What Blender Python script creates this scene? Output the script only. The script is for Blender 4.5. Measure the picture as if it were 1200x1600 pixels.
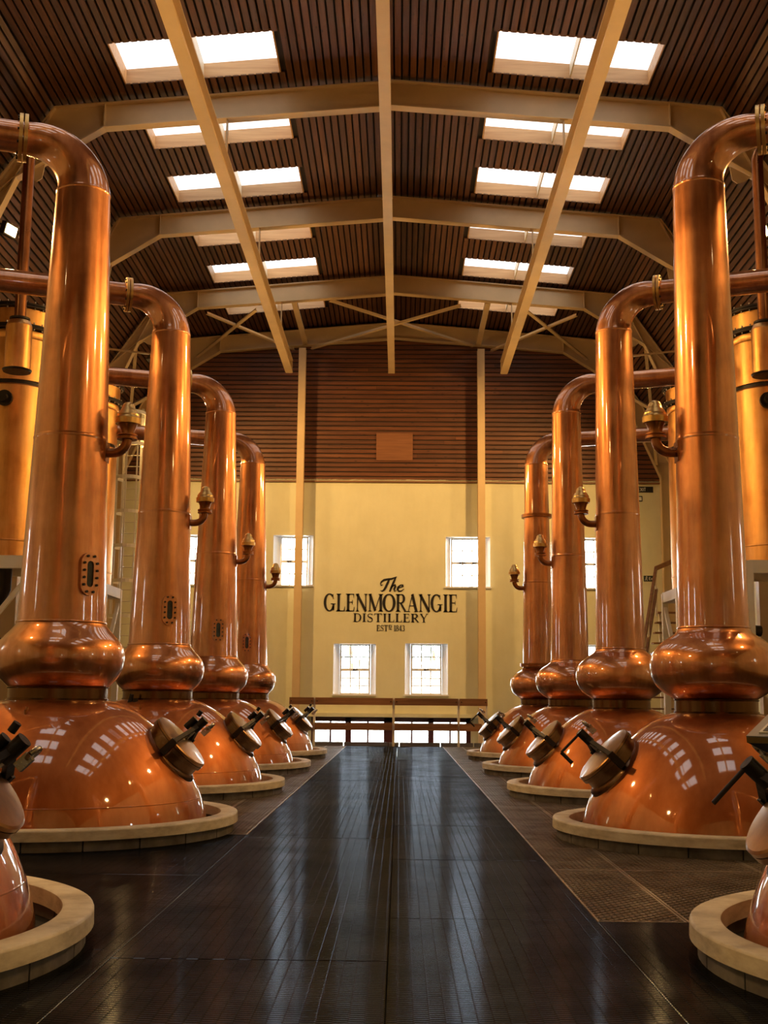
import bpy, math, random
from mathutils import Vector, Matrix
random.seed(7)
for o in list(bpy.data.objects): bpy.data.objects.remove(o)
SC = bpy.context.scene
COL = SC.collection

# ------------------------------------------------------------------ camera
FPX, PITCH, YAW, ROLL, HC = 1851.25, 0.1559, -0.0143, 0.0091, 1.21
cam_d = bpy.data.cameras.new('camera'); cam = bpy.data.objects.new('camera', cam_d); COL.objects.link(cam)
fw = Vector((math.sin(YAW)*math.cos(PITCH), math.cos(YAW)*math.cos(PITCH), math.sin(PITCH)))
r0 = Vector((math.cos(YAW), -math.sin(YAW), 0)); u0 = r0.cross(fw)
rr_ = r0*math.cos(ROLL) + u0*math.sin(ROLL); uu_ = -r0*math.sin(ROLL) + u0*math.cos(ROLL)
m3 = Matrix((rr_, uu_, -fw)).transposed()
cam.matrix_world = Matrix.Translation((0, 0, HC)) @ m3.to_4x4()
cam_d.sensor_fit = 'VERTICAL'; cam_d.sensor_height = 36; cam_d.sensor_width = 36
cam_d.lens = 36*FPX/1600; cam_d.clip_end = 300; cam_d.clip_start = 0.05
SC.camera = cam

# ------------------------------------------------------------------ world, light levels, exposure
WORLD_STRENGTH = 22.0
SKYLIGHT = 1.5
FLOOD_W = 850.0
WALL_WASH_W = 1420.0
WARM = (1.0, 0.57, 0.19)
W = bpy.data.worlds.new('world'); SC.world = W; W.use_nodes = True
bg = W.node_tree.nodes['Background']; bg.inputs[0].default_value = (0.86, 0.94, 1.0, 1); bg.inputs[1].default_value = WORLD_STRENGTH
VS = SC.view_settings; VS.view_transform = 'Standard'; VS.look = 'None'; VS.gamma = 1; VS.use_curve_mapping = False
VS.exposure = 0.1

# ------------------------------------------------------------------ mesh helpers
class MB:
    def __init__(s): s.v = []; s.f = []; s.sm = []
    def add(s, vs, fs, smooth=False):
        b = len(s.v); s.v += [tuple(v) for v in vs]
        for f in fs: s.f.append(tuple(b+i for i in f)); s.sm.append(smooth)
        return s
    def box(s, x0, x1, y0, y1, z0, z1):
        return s.add([(x0,y0,z0),(x1,y0,z0),(x1,y1,z0),(x0,y1,z0),(x0,y0,z1),(x1,y0,z1),(x1,y1,z1),(x0,y1,z1)],
                     [(3,2,1,0),(4,5,6,7),(0,1,5,4),(1,2,6,5),(2,3,7,6),(3,0,4,7)])
    def bar(s, a, b, w, h, up=(0,0,1)):
        a = Vector(a); b = Vector(b); d = (b-a).normalized(); up = Vector(up)
        if abs(d.dot(up)) > .99: up = Vector((0,1,0))
        x = d.cross(up).normalized()*w/2; z = x.cross(d).normalized()*h/2
        vs = [a-x-z, a+x-z, a+x+z, a-x+z, b-x-z, b+x-z, b+x+z, b-x+z]
        return s.add(vs, [(3,2,1,0),(4,5,6,7),(0,1,5,4),(1,2,6,5),(2,3,7,6),(3,0,4,7)])
    def tube(s, pts, rad, n=16, cap=True):
        pts = [Vector(p) for p in pts]
        if not isinstance(rad, (list, tuple)): rad = [rad]*len(pts)
        rings = []; ref = None
        for i, p in enumerate(pts):
            d = (pts[min(i+1, len(pts)-1)]-pts[max(i-1, 0)]).normalized()
            if ref is None:
                ref = Vector((0,0,1)) if abs(d.z) < .9 else Vector((0,1,0))
                ref = (ref-d*ref.dot(d)).normalized()
            else:
                ref = (ref-d*ref.dot(d)).normalized()
            bi = d.cross(ref)
            rings.append([p+(ref*math.cos(2*math.pi*k/n)+bi*math.sin(2*math.pi*k/n))*rad[i] for k in range(n)])
        vs = [v for r in rings for v in r]; fs = []
        for i in range(len(pts)-1):
            for k in range(n):
                a = i*n+k; b = i*n+(k+1) % n
                fs.append((a, b, b+n, a+n))
        s.add(vs, fs, True)
        if cap:
            s.add(rings[0], [tuple(range(n-1, -1, -1))]); s.add(rings[-1], [tuple(range(n))])
        return s
    def lathe(s, prof, n=64, M=None):
        """prof: list of smooth runs, each a list of (r, z) going up along the outside"""
        if prof and isinstance(prof[0][0], (int, float)): prof = [prof]
        for run in prof:
            vs = []; fs = []
            for r, z in run:
                for k in range(n):
                    t = 2*math.pi*k/n; v = Vector((r*math.cos(t), r*math.sin(t), z))
                    vs.append(M @ v if M else v)
            for i in range(len(run)-1):
                for k in range(n):
                    a = i*n+k; b = i*n+(k+1) % n
                    fs.append((a, b, b+n, a+n))
            s.add(vs, fs, True)
        return s
    def disc(s, r, z, n=32, M=None, up=True):
        vs = [Vector((r*math.cos(2*math.pi*k/n), r*math.sin(2*math.pi*k/n), z)) for k in range(n)]
        if M: vs = [M @ v for v in vs]
        return s.add(vs, [tuple(range(n)) if up else tuple(range(n-1, -1, -1))])
    def cyl(s, r, z0, z1, n=32, M=None):
        s.lathe([(r, z0), (r, z1)], n, M); s.disc(r, z1, n, M); s.disc(r, z0, n, M, False); return s
    def prism(s, poly, y0, y1):
        """polygon of (x,z) counter-clockwise seen from -y, extruded along y"""
        n = len(poly)
        vs = [(x, y0, z) for x, z in poly]+[(x, y1, z) for x, z in poly]
        fs = [tuple(range(n)), tuple(range(2*n-1, n-1, -1))]+[((i+1) % n, i, i+n, (i+1) % n+n) for i in range(n)]
        return s.add(vs, fs)
    def mesh(s, name, mat):
        me = bpy.data.meshes.new(name); me.from_pydata(s.v, [], s.f)
        me.polygons.foreach_set('use_smooth', s.sm); me.materials.append(mat); me.update(); return me
    def build(s, name, mat, parent=None, loc=(0,0,0), rz=0):
        return inst(name, s.mesh(name, mat), parent, loc, rz)

def inst(name, me, parent=None, loc=(0,0,0), rz=0, scale=None, rot=None):
    o = bpy.data.objects.new(name, me); COL.objects.link(o); o.location = loc
    o.rotation_euler = rot if rot else (0, 0, rz)
    if scale: o.scale = scale
    if parent: o.parent = parent
    return o
def tag(o, label=None, cat=None, group=None, kind=None):
    if label: o['label'] = label
    if cat: o['category'] = cat
    if group: o['group'] = group
    if kind: o['kind'] = kind
    return o
def thing(name, label, cat, loc=(0,0,0), rz=0, group=None):
    o = inst(name, None, None, loc, rz); o.empty_display_size = .2
    return tag(o, label, cat, group)
KIDS = {}
def copy_tree(o, parent=None):
    c = o.copy(); COL.objects.link(c); c.parent = parent
    for ch in o.children: copy_tree(ch, c)
    return c

# ------------------------------------------------------------------ material helpers
def mat(name, color, rough=.5, metal=0, build=None, spec=None, coat=0):
    m = bpy.data.materials.new(name); m.use_nodes = True
    nt = m.node_tree; b = nt.nodes['Principled BSDF']
    b.inputs['Base Color'].default_value = (*color, 1); b.inputs['Roughness'].default_value = rough
    b.inputs['Metallic'].default_value = metal
    if spec is not None: b.inputs['Specular IOR Level'].default_value = spec
    if coat: b.inputs['Coat Weight'].default_value = coat; b.inputs['Coat Roughness'].default_value = .05; b.inputs['Coat IOR'].default_value = 1.95
    if build: build(nt, b)
    return m
def N(nt, t, **kw):
    n = nt.nodes.new(t)
    for k, v in kw.items():
        if k.startswith('i_'): n.inputs[k[2:].replace('_', ' ')].default_value = v
        else: setattr(n, k, v)
    return n
def L(nt, a, b): nt.links.new(a, b)
def coords(nt, kind='Object', scale=(1,1,1)):
    if kind == 'World': src = N(nt, 'ShaderNodeNewGeometry').outputs['Position']
    else: src = N(nt, 'ShaderNodeTexCoord').outputs[kind]
    mp = N(nt, 'ShaderNodeMapping'); mp.inputs['Scale'].default_value = scale; L(nt, src, mp.inputs['Vector']); return mp.outputs['Vector']
def noise(nt, vec, scale=5, detail=3, rough=.55):
    n = N(nt, 'ShaderNodeTexNoise'); n.inputs['Scale'].default_value = scale; n.inputs['Detail'].default_value = detail
    n.inputs['Roughness'].default_value = rough; L(nt, vec, n.inputs['Vector']); return n.outputs['Fac']
def ramp(nt, fac, stops):
    r = N(nt, 'ShaderNodeValToRGB'); e = r.color_ramp.elements
    while len(e) < len(stops): e.new(.5)
    for i, (p, c) in enumerate(stops):
        e[i].position = p; e[i].color = (*c, 1) if len(c) == 3 else c
    L(nt, fac, r.inputs['Fac']); return r.outputs['Color']
def mrange(nt, fac, a, b, c, d):
    n = N(nt, 'ShaderNodeMapRange'); 
    for k, v in zip(('From Min','From Max','To Min','To Max'), (a,b,c,d)): n.inputs[k].default_value = v
    L(nt, fac, n.inputs['Value']); return n.outputs['Result']
def bump(nt, b, h, strength=.3, dist=.01):
    n = N(nt, 'ShaderNodeBump'); n.inputs['Strength'].default_value = strength; n.inputs['Distance'].default_value = dist
    L(nt, h, n.inputs['Height']); L(nt, n.outputs['Normal'], b.inputs['Normal'])
def mth(nt, op, a, b=None):
    n = N(nt, 'ShaderNodeMath', operation=op)
    for i, x in enumerate((a, b)):
        if x is None: continue
        if isinstance(x, (int, float)): n.inputs[i].default_value = x
        else: L(nt, x, n.inputs[i])
    return n.outputs[0]
def mixc(nt, fac, a, b, mode='MIX'):
    n = N(nt, 'ShaderNodeMix', data_type='RGBA', blend_type=mode)
    if isinstance(fac, (int, float)): n.inputs[0].default_value = fac
    else: L(nt, fac, n.inputs[0])
    for i, x in ((6, a), (7, b)):
        if isinstance(x, tuple): n.inputs[i].default_value = (*x, 1)
        else: L(nt, x, n.inputs[i])
    return n.outputs[2]

def copper_nodes(c1, c2, c3, r0, r1, wob=.05):
    def f(nt, b):
        v = coords(nt, 'World', (1,1,.12)); n1 = noise(nt, v, 9, 5, .62)
        v2 = coords(nt, 'World', (1,1,1)); n2 = noise(nt, v2, 2.2, 4, .6)
        a = mth(nt, 'ADD', mth(nt, 'MULTIPLY', n1, .55), mth(nt, 'MULTIPLY', n2, .45))
        L(nt, ramp(nt, a, [(.34, c1), (.5, c2), (.66, c3)]), b.inputs['Base Color'])
        L(nt, mrange(nt, n2, .3, .7, r0, r1), b.inputs['Roughness'])
        n3 = noise(nt, coords(nt, 'World', (1,1,.5)), 7, 2)
        bump(nt, b, n3, wob, .02)
    return f
M = {}
M['copper'] = mat('polished_copper', (.6,.24,.08), .2, 1, copper_nodes((.38,.135,.05),(.57,.225,.082),(.74,.33,.13), .28, .44, .02), coat=1)
M['copper_pot'] = mat('lacquered_copper', (.6,.24,.08), .2, 1, copper_nodes((.37,.108,.030),(.47,.150,.043),(.55,.19,.06), .42, .52, .010), coat=1)
M['copper_dark'] = mat('dull_copper', (.3,.13,.05), .35, 1, copper_nodes((.22,.085,.03),(.34,.14,.05),(.46,.20,.08), .25, .4))
M['condenser'] = mat('satin_copper', (.75,.40,.14), .3, 1, copper_nodes((.58,.27,.075),(.78,.40,.125),(.9,.51,.19), .3, .44))
M['brass'] = mat('worn_brass', (.66,.46,.2), .35, 1, copper_nodes((.55,.34,.11),(.74,.48,.17),(.86,.6,.25), .28, .42))
M['collar'] = mat('collar_bronze', (.3,.2,.1), .22, 1, copper_nodes((.10,.05,.022),(.15,.08,.036),(.2,.115,.055), .18, .28))
M['hatch'] = mat('dark_hatch_bronze', (.12,.07,.03), .3, 1, copper_nodes((.10,.05,.02),(.16,.085,.035),(.24,.13,.055), .28, .4, .02), coat=.2)
M['lid'] = mat('hatch_lid_copper', (.3,.17,.07), .3, 1, copper_nodes((.17,.082,.03),(.26,.135,.05),(.34,.19,.078), .28, .42, .02), coat=.25)
M['iron'] = mat('black_iron', (.03,.024,.02), .4, .6, lambda nt, b: L(nt, mrange(nt, noise(nt, coords(nt,'World'), 30), .3, .7, .3, .5), b.inputs['Roughness']))
M['steel'] = mat('bright_steel', (.5,.47,.42), .3, 1, lambda nt, b: L(nt, mrange(nt, noise(nt, coords(nt,'World'), 40), .3, .7, .22, .4), b.inputs['Roughness']))
M['sight'] = mat('sight_glass', (.03,.035,.035), .08, 0, lambda nt, b: L(nt, ramp(nt, noise(nt, coords(nt,'World'), 8), [(.3,(.02,.025,.025)),(.7,(.06,.07,.07))]), b.inputs['Base Color']))
def kerb_n(nt, b):
    n = noise(nt, coords(nt, 'World', (1,1,3)), 4, 6, .65)
    L(nt, ramp(nt, n, [(.3,(.42,.36,.26)),(.5,(.64,.57,.44)),(.72,(.80,.74,.60))]), b.inputs['Base Color']); bump(nt, b, n, .2, .01)
M['kerb'] = mat('worn_kerb', (.3,.22,.12), .62, 0, kerb_n)
M['block'] = mat('grey_block', (.12,.115,.11), .7, 0, lambda nt, b: L(nt, ramp(nt, noise(nt, coords(nt,'World'), 6, 5), [(.3,(.07,.065,.06)),(.7,(.2,.19,.18))]), b.inputs['Base Color']))
def paint_n(c, d=.9):
    def f(nt, b):
        n = noise(nt, coords(nt, 'World'), 1.6, 5, .6)
        L(nt, ramp(nt, n, [(.3, tuple(x*d for x in c)), (.7, c)]), b.inputs['Base Color'])
    return f
M['frame'] = mat('cream_painted_steel', (.62,.5,.32), .42, 0, paint_n((.66,.48,.26), .85))
M['white_steel'] = mat('white_painted_steel', (.72,.65,.5), .45, 0, paint_n((.74,.67,.52)))
def plaster_n(nt, b):
    n = noise(nt, coords(nt, 'World'), 1.1, 6, .62); n2 = noise(nt, coords(nt, 'World', (1,1,.25)), 5, 4)
    L(nt, ramp(nt, mth(nt, 'ADD', mth(nt,'MULTIPLY',n,.7), mth(nt,'MULTIPLY',n2,.3)), [(.3,(.67,.64,.41)),(.7,(.77,.74,.50))]), b.inputs['Base Color'])
    bump(nt, b, noise(nt, coords(nt, 'World'), 9, 4), .25, .01)
M['plaster'] = mat('cream_plaster', (.75,.64,.36), .75, 0, plaster_n)
M['white'] = mat('white_paint', (.82,.81,.78), .5, 0, paint_n((.84,.83,.8), .94))
def wood_n(c1, c2, c3, axis, knots=True):
    sc = {'Y': (14, .8, 14), 'X': (.8, 14, 14)}[axis]
    def f(nt, b):
        oi = N(nt, 'ShaderNodeObjectInfo'); rnd = oi.outputs['Random']
        pos = N(nt, 'ShaderNodeNewGeometry').outputs['Position']
        vm = N(nt, 'ShaderNodeVectorMath', operation='MULTIPLY'); L(nt, pos, vm.inputs[0]); vm.inputs[1].default_value = sc
        cb = N(nt, 'ShaderNodeCombineXYZ'); r9 = mth(nt, 'MULTIPLY', rnd, 31.0)
        for k in range(3): L(nt, r9, cb.inputs[k])
        va = N(nt, 'ShaderNodeVectorMath', operation='ADD'); L(nt, vm.outputs[0], va.inputs[0]); L(nt, cb.outputs[0], va.inputs[1])
        n = noise(nt, va.outputs[0], 1.0, 5, .6)
        col = ramp(nt, n, [(.3, c1), (.52, c2), (.75, c3)])
        tint = mrange(nt, rnd, 0, 1, .72, 1.18)
        hs = N(nt, 'ShaderNodeHueSaturation'); L(nt, tint, hs.inputs['Value']); L(nt, col, hs.inputs['Color']); out = hs.outputs['Color']
        if knots:
            vo = N(nt, 'ShaderNodeTexVoronoi'); vo.inputs['Scale'].default_value = 1.0
            vk = N(nt, 'ShaderNodeVectorMath', operation='MULTIPLY'); L(nt, pos, vk.inputs[0])
            vk.inputs[1].default_value = {'Y': (7.5, 2.6, 7.5), 'X': (2.6, 7.5, 7.5)}[axis]
            L(nt, vk.outputs[0], vo.inputs['Vector'])
            kf = mrange(nt, vo.outputs['Distance'], .06, .15, 1, 0); kn = [n_ for n_ in nt.nodes][-1]
            out = mixc(nt, mth(nt, 'MULTIPLY', kf, .75), out, tuple(x*.25 for x in c1))
        L(nt, out, b.inputs['Base Color']); bump(nt, b, n, .12, .004)
    return f
M['board'] = mat('roof_board', (.2,.08,.03), .55, 0, wood_n((.062,.020,.0065),(.102,.036,.012),(.15,.058,.021), 'Y'))
M['cladding'] = mat('gable_board', (.2,.08,.03), .55, 0, wood_n((.085,.026,.008),(.14,.044,.014),(.20,.07,.025), 'X'))
M['lining'] = mat('pale_lining', (.5,.27,.12), .5, 0, wood_n((.46,.25,.10),(.58,.34,.15),(.68,.43,.20), 'X', False))
M['rail'] = mat('rail_wood', (.25,.11,.045), .5, 0, wood_n((.15,.06,.022),(.24,.105,.04),(.32,.15,.06), 'X', False))
M['ply'] = mat('plywood', (.3,.13,.05), .6, 0, wood_n((.17,.062,.02),(.21,.08,.028),(.26,.105,.04), 'X', False))
M['shell'] = mat('dark_backing', (.02,.011,.006), .8, 0, lambda nt, b: L(nt, ramp(nt, noise(nt, coords(nt,'World'), 3), [(.3,(.014,.008,.004)),(.7,(.03,.016,.009))]), b.inputs['Base Color']))
def boards_far(nt, b):
    pos = N(nt, 'ShaderNodeNewGeometry').outputs['Position']; sx = N(nt, 'ShaderNodeSeparateXYZ'); L(nt, pos, sx.inputs[0])
    fr = mth(nt, 'FRACT', mth(nt, 'MULTIPLY', sx.outputs[0], 1/.133)); g = mth(nt, 'LESS_THAN', fr, .1)
    n = noise(nt, coords(nt, 'World', (12,.8,12)), 1, 4)
    L(nt, mixc(nt, g, ramp(nt, n, [(.3,(.075,.026,.009)),(.7,(.16,.065,.025))]), (.01,.005,.002)), b.inputs['Base Color'])
M['board_far'] = mat('roof_board_far', (.2,.08,.03), .55, 0, boards_far)
def tread(nt, b):
    pos = N(nt, 'ShaderNodeNewGeometry').outputs['Position']; sx = N(nt, 'ShaderNodeSeparateXYZ'); L(nt, pos, sx.inputs[0])
    u = mth(nt, 'MULTIPLY', sx.outputs[0], 1/.062); col = mth(nt, 'FLOOR', u); par = mth(nt, 'MULTIPLY', mth(nt, 'MODULO', mth(nt,'ABSOLUTE',col), 2.0), .5)
    v = mth(nt, 'ADD', mth(nt, 'MULTIPLY', sx.outputs[1], 1/.03), par)
    a = mth(nt, 'ABSOLUTE', mth(nt, 'SUBTRACT', mth(nt, 'FRACT', u), .5)); c = mth(nt, 'ABSOLUTE', mth(nt, 'SUBTRACT', mth(nt, 'FRACT', v), .5))
    h = mth(nt, 'MULTIPLY', mrange(nt, a, .42, .5, 1, 0), mrange(nt, c, .14, .34, 1, 0))
    n = noise(nt, coords(nt, 'World'), 1.3, 6, .65)
    L(nt, ramp(nt, n, [(.3,(.004,.004,.004)),(.7,(.009,.0085,.008))]), b.inputs['Base Color'])
    b.inputs['Specular IOR Level'].default_value = 0; b.inputs['IOR'].default_value = 1.0; b.inputs['Roughness'].default_value = .8
    bump(nt, b, h, .5, .004); bn = b.inputs['Normal'].links[0].from_socket
    g = N(nt, 'ShaderNodeBsdfGlossy'); L(nt, mrange(nt, n, .3, .7, .13, .21), g.inputs['Roughness']); L(nt, bn, g.inputs['Normal']); g.inputs['Anisotropy'].default_value = .5; tv = N(nt, 'ShaderNodeCombineXYZ'); tv.inputs[0].default_value = 1; L(nt, tv.outputs[0], g.inputs['Tangent'])
    gc = ramp(nt, n, [(.3,(.052,.058,.066)),(.7,(.105,.116,.132))]); hv = N(nt, 'ShaderNodeCombineXYZ'); hm_ = mrange(nt, h, 0, 1, .5, 1.0)
    for k in range(3): L(nt, hm_, hv.inputs[k])
    L(nt, mixc(nt, 1.0, gc, hv.outputs[0], 'MULTIPLY'), g.inputs['Color'])
    ad = N(nt, 'ShaderNodeAddShader'); L(nt, b.outputs[0], ad.inputs[0]); L(nt, g.outputs[0], ad.inputs[1]); L(nt, ad.outputs[0], nt.nodes['Material Output'].inputs['Surface'])
M['tread'] = mat('tread_plate', (.03,.027,.025), .35, .0, tread)
M['grating'] = mat('grating_steel', (.20,.17,.14), .42, .75, lambda nt, b: L(nt, ramp(nt, noise(nt, coords(nt,'World'), 3, 5), [(.3,(.22,.18,.145)),(.7,(.42,.37,.32))]), b.inputs['Base Color']))
M['shade_black'] = mat('void_shade', (.01,.009,.008), .8, 0, paint_n((.012,.011,.01), .6))  # shade of the void and of the kerb gaps put into the colour
M['galv'] = mat('grey_kick_plate', (.25,.25,.25), .5, .3, paint_n((.28,.28,.28), .7))
M['red'] = mat('oxblood_paint', (.07,.012,.012), .4, 0, paint_n((.08,.013,.013), .7))
M['black'] = mat('black_paint', (.012,.01,.008), .5, 0, paint_n((.013,.011,.009), .7))
M['sign_white'] = mat('sign_white', (.75,.75,.7), .5, 0, paint_n((.75,.75,.7)))
M['sign_green'] = mat('sign_green', (.02,.035,.03), .4, 0, paint_n((.015,.03,.025)))
M['grey_panel'] = mat('grey_lectern', (.2,.19,.185), .4, .2, paint_n((.36,.35,.34), .85))
def emis(name, c, s):
    m = bpy.data.materials.new(name); m.use_nodes = True; nt = m.node_tree; b = nt.nodes['Principled BSDF']
    b.inputs['Base Color'].default_value = (.8,.8,.8,1); b.inputs['Emission Strength'].default_value = s
    n = noise(nt, coords(nt, 'World', (1,8,1)), 1.2, 2)
    L(nt, ramp(nt, n, [(.3, tuple(x*.95 for x in c)), (.6, c)]), b.inputs['Emission Color']); return m
M['sky_pane'] = emis('opal_skylight_glow', (.93,.97,1.0), SKYLIGHT)  # panes glow themselves, standing in for daylight through the glazing
M['lamp_lens'] = emis('lamp_lens', (1,.72,.34), 40)
def glass_mat():
    m = bpy.data.materials.new('window_glass'); m.use_nodes = True; nt = m.node_tree
    nt.nodes.remove(nt.nodes['Principled BSDF']); out = nt.nodes['Material Output']
    t = N(nt, 'ShaderNodeBsdfTransparent'); g = N(nt, 'ShaderNodeBsdfGlossy'); g.inputs['Roughness'].default_value = .03
    fr = N(nt, 'ShaderNodeFresnel'); fr.inputs['IOR'].default_value = 1.45; mx = N(nt, 'ShaderNodeMixShader')
    L(nt, fr.outputs[0], mx.inputs[0]); L(nt, t.outputs[0], mx.inputs[1]); L(nt, g.outputs[0], mx.inputs[2]); L(nt, mx.outputs[0], out.inputs['Surface'])
    return m
M['glass'] = glass_mat()
def stone_n(nt, b):
    br = N(nt, 'ShaderNodeTexBrick'); v = coords(nt, 'World', (1,1,1))
    mp = N(nt, 'ShaderNodeMapping'); mp.inputs['Rotation'].default_value = (math.pi/2,0,0); L(nt, v, mp.inputs['Vector']); L(nt, mp.outputs[0], br.inputs['Vector'])
    br.inputs['Scale'].default_value = 2.2; br.inputs['Color1'].default_value = (.62,.6,.56,1); br.inputs['Color2'].default_value = (.42,.42,.4,1); br.inputs['Mortar'].default_value = (.8,.8,.78,1)
    L(nt, br.outputs['Color'], b.inputs['Base Color'])
M['stone'] = mat('pale_stone', (.55,.54,.5), .85, 0, stone_n)
M['leaf'] = mat('leaf', (.3,.36,.28), .6, 0, paint_n((.34,.4,.32), .6))
M['ground'] = mat('pale_ground', (.5,.5,.48), .9, 0, paint_n((.5,.5,.48), .8))

XC = -0.30                     # centre line of the hall
FRAME_Y = [19.45, 24.33, 29.15, 33.0]
ROOF = [(0, 12.04), (5.9, 11.54), (7.25, 9.55), (8.2, 7.4)]   # half profile of the timber lining
GY = 33.1                      # inner face of the gable wall
WALL_X = 8.2
SKY_Y = [(5.32,6.6),(7.72,9.0),(10.32,11.45),(12.72,14.0),(15.2,16.45),(17.72,19.0),(20.2,21.45),(22.68,23.94),(25.16,26.45),(27.70,28.92),(30.2,31.45)]
SKX = (1.84, 4.49)

# ================================================================== STRUCTURE
# ---- floor: black slab for the unlit void below, tread plates, gratings
floor = tag(MB().box(XC-8.2, XC+8.2, -6, 30.8, -.45, -.25).build('floor', M['shade_black']), kind='structure')
def plate_mesh(w, l):
    b = MB(); e = .003; t = .0
    x0, x1, y0, y1 = 0, w, 0, l
    b.add([(x0,y0,-.03),(x1,y0,-.03),(x1,y1,-.03),(x0,y1,-.03),(x0,y0,-e),(x1,y0,-e),(x1,y1,-e),(x0,y1,-e),
           (x0+e,y0+e,t),(x1-e,y0+e,t),(x1-e,y1-e,t),(x0+e,y1-e,t)],
          [(3,2,1,0),(0,1,5,4),(1,2,6,5),(2,3,7,6),(3,0,4,7),(4,5,9,8),(5,6,10,9),(6,7,11,10),(7,4,8,11),(8,9,10,11)])
    return b.mesh('floor_plate', M['tread'])
PL = {}
def plate(x0, x1, y0, y1):
    k = (round(x1-x0, 3), round(y1-y0, 3))
    if k not in PL: PL[k] = plate_mesh(k[0]-.003, k[1]-.003)
    return inst('floor_plate', PL[k], floor, (x0, y0, random.uniform(-.0015, .001)))
CX0, CXM, CX1 = -1.34, -.045, 1.105
y = .9
while y < 30.75:
    y2 = min(y+2.44, 30.79)
    plate(CX0, CXM, y, y2); y = y2
y = 2.0
while y < 30.75:
    y2 = min(y+2.44, 30.79)
    plate(CXM, CX1, y, y2); y = y2
for xa, xb, ya, yb in [(1.105,3.5,1.96,4.4),(1.105,3.5,4.4,6.84),(3.5,5.9,1.96,4.4),(3.5,5.9,4.4,6.84),(-3.78,-1.34,1.08,3.52),(-3.78,-1.34,3.52,5.96),(-3.78,-1.34,5.96,8.4),(-3.78,-1.34,8.4,10.85),(-6.22,-3.78,3.52,5.96),(-6.22,-3.78,5.96,8.4),(-6.22,-3.78,8.4,10.85)]:
    plate(xa, xb, ya, yb)
for xa, xb in [(-8.4,-5.34),(5.105,7.9)]:
    y = 10.85 if xa < 0 else 6.84
    while y < 30.7:
        y2 = min(y+2.44, 30.79); plate(xa, xb, y, y2); y = y2
def grate_mesh(w, l):
    b = MB(); p = .06; t = .0038; h = .006
    def clip(c, s):      # line x*s + y = c inside the panel
        pts = []
        for X in (0, w):
            Y = c-s*X
            if 0 <= Y <= l: pts.append((X, Y))
        for Y in (0, l):
            X = (c-Y)/s
            if 0 < X < w: pts.append((X, Y))
        if len(pts) >= 2:
            a, d = pts[0], pts[-1]
            if abs(a[0]-d[0])+abs(a[1]-d[1]) > .02: b.bar((a[0],a[1],-h/2), (d[0],d[1],-h/2), t*2, h)
    c = p/2
    while c < w+l:
        clip(c, 1); c += p*1.2
    c = -w+p/2
    while c < l:
        clip(c, -1); c += p*1.2
    f = .012
    for (x0, x1, y0, y1) in [(0,w,0,f),(0,w,l-f,l),(0,f,f,l-f),(w-f,w,f,l-f)]: b.box(x0, x1, y0, y1, -.03, .002)
    return b.mesh('grating_panel', M['grating'])
GR = {}
def grate(x0, x1, y0, y1):
    k = (round(x1-x0, 3), round(y1-y0, 3))
    if k not in GR: GR[k] = grate_mesh(k[0]-.008, k[1]-.008)
    inst('grating_panel', GR[k], floor, (x0, y0, 0))
for side, edges in ((1, [1.105, 1.605, 2.605, 3.605, 5.105]), (-1, [-1.34, -1.84, -2.84, -3.84, -5.34])):
    ys = [6.84, 8.85] if side > 0 else [10.85]
    while ys[-1] < 30.0: ys.append(ys[-1]+1.25)
    ys[-1] = 30.79
    for a, b_ in zip(edges[:-1], edges[1:]):
        for y0, y1 in zip(ys[:-1], ys[1:]): grate(min(a, b_), max(a, b_), y0, y1)
# lower hall floor seen past the edge of the deck
tag(MB().box(XC-8.2, XC+8.2, -6, GY, -3.4, -3.2).build('floor', M['block']), kind='structure')
# kick plate along the deck edge
kp = tag(inst('trim_1', None), kind='structure')
kx = [-4.6, -3.4, -2.55, -1.42, -.28, .0, 1.05, 1.9, 2.1, 2.9, 4.6]
for a, b_ in zip(kx[:-1], kx[1:]): MB().box(a+.01, b_-.01, 30.8, 30.83, -.05, .1).build('kick_plate', M['galv'], kp)

# ---- gable wall with window openings (x0,x1,z0,z1)
U1, U2 = (-3.58,-2.46,4.31,5.74), (1.27,2.52,4.30,5.73)
UL0, UR0 = (-6.5,-5.4,4.31,5.74), (4.75,5.95,4.29,5.73)
D1, D2 = (-1.84,-.66,1.30,2.71), (.145,1.335,1.31,2.73)
DR0 = (4.75,5.95,1.31,2.73)
GLZ = (-2.42, 1.96, -2.6, .69)
HOLES = [U1, U2, UL0, UR0, D1, D2, DR0, GLZ]
def wall_cells(b, x0, x1, z0, z1, holes, f):
    xs = sorted({x0, x1, *[h[0] for h in holes], *[h[1] for h in holes]}); zs = sorted({z0, z1, *[h[2] for h in holes], *[h[3] for h in holes]})
    for i in range(len(xs)-1):
        for j in range(len(zs)-1):
            cx = (xs[i]+xs[i+1])/2; cz = (zs[j]+zs[j+1])/2
            if any(h[0] < cx < h[1] and h[2] < cz < h[3] for h in holes): continue
            f(b, xs[i], xs[i+1], zs[j], zs[j+1])
gw = MB()
wall_cells(gw, XC-8.4, XC+8.4, -3.3, 7.35, HOLES, lambda b, x0, x1, z0, z1: b.box(x0, x1, GY, GY+.45, z0, z1))
tag(gw.build('wall_far', M['plaster']), kind='structure')
def roofz(h):
    for (a, za), (c, zc) in zip(ROOF[:-1], ROOF[1:]):
        if h <= c: return za+(zc-za)*(h-a)/(c-a)
    return ROOF[-1][1]
def roofh(z):
    for (a, za), (c, zc) in zip(ROOF[:-1], ROOF[1:]):
        if z >= zc: return max(0, a+(c-a)*(za-z)/(za-zc))
    return ROOF[-1][0]
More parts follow.
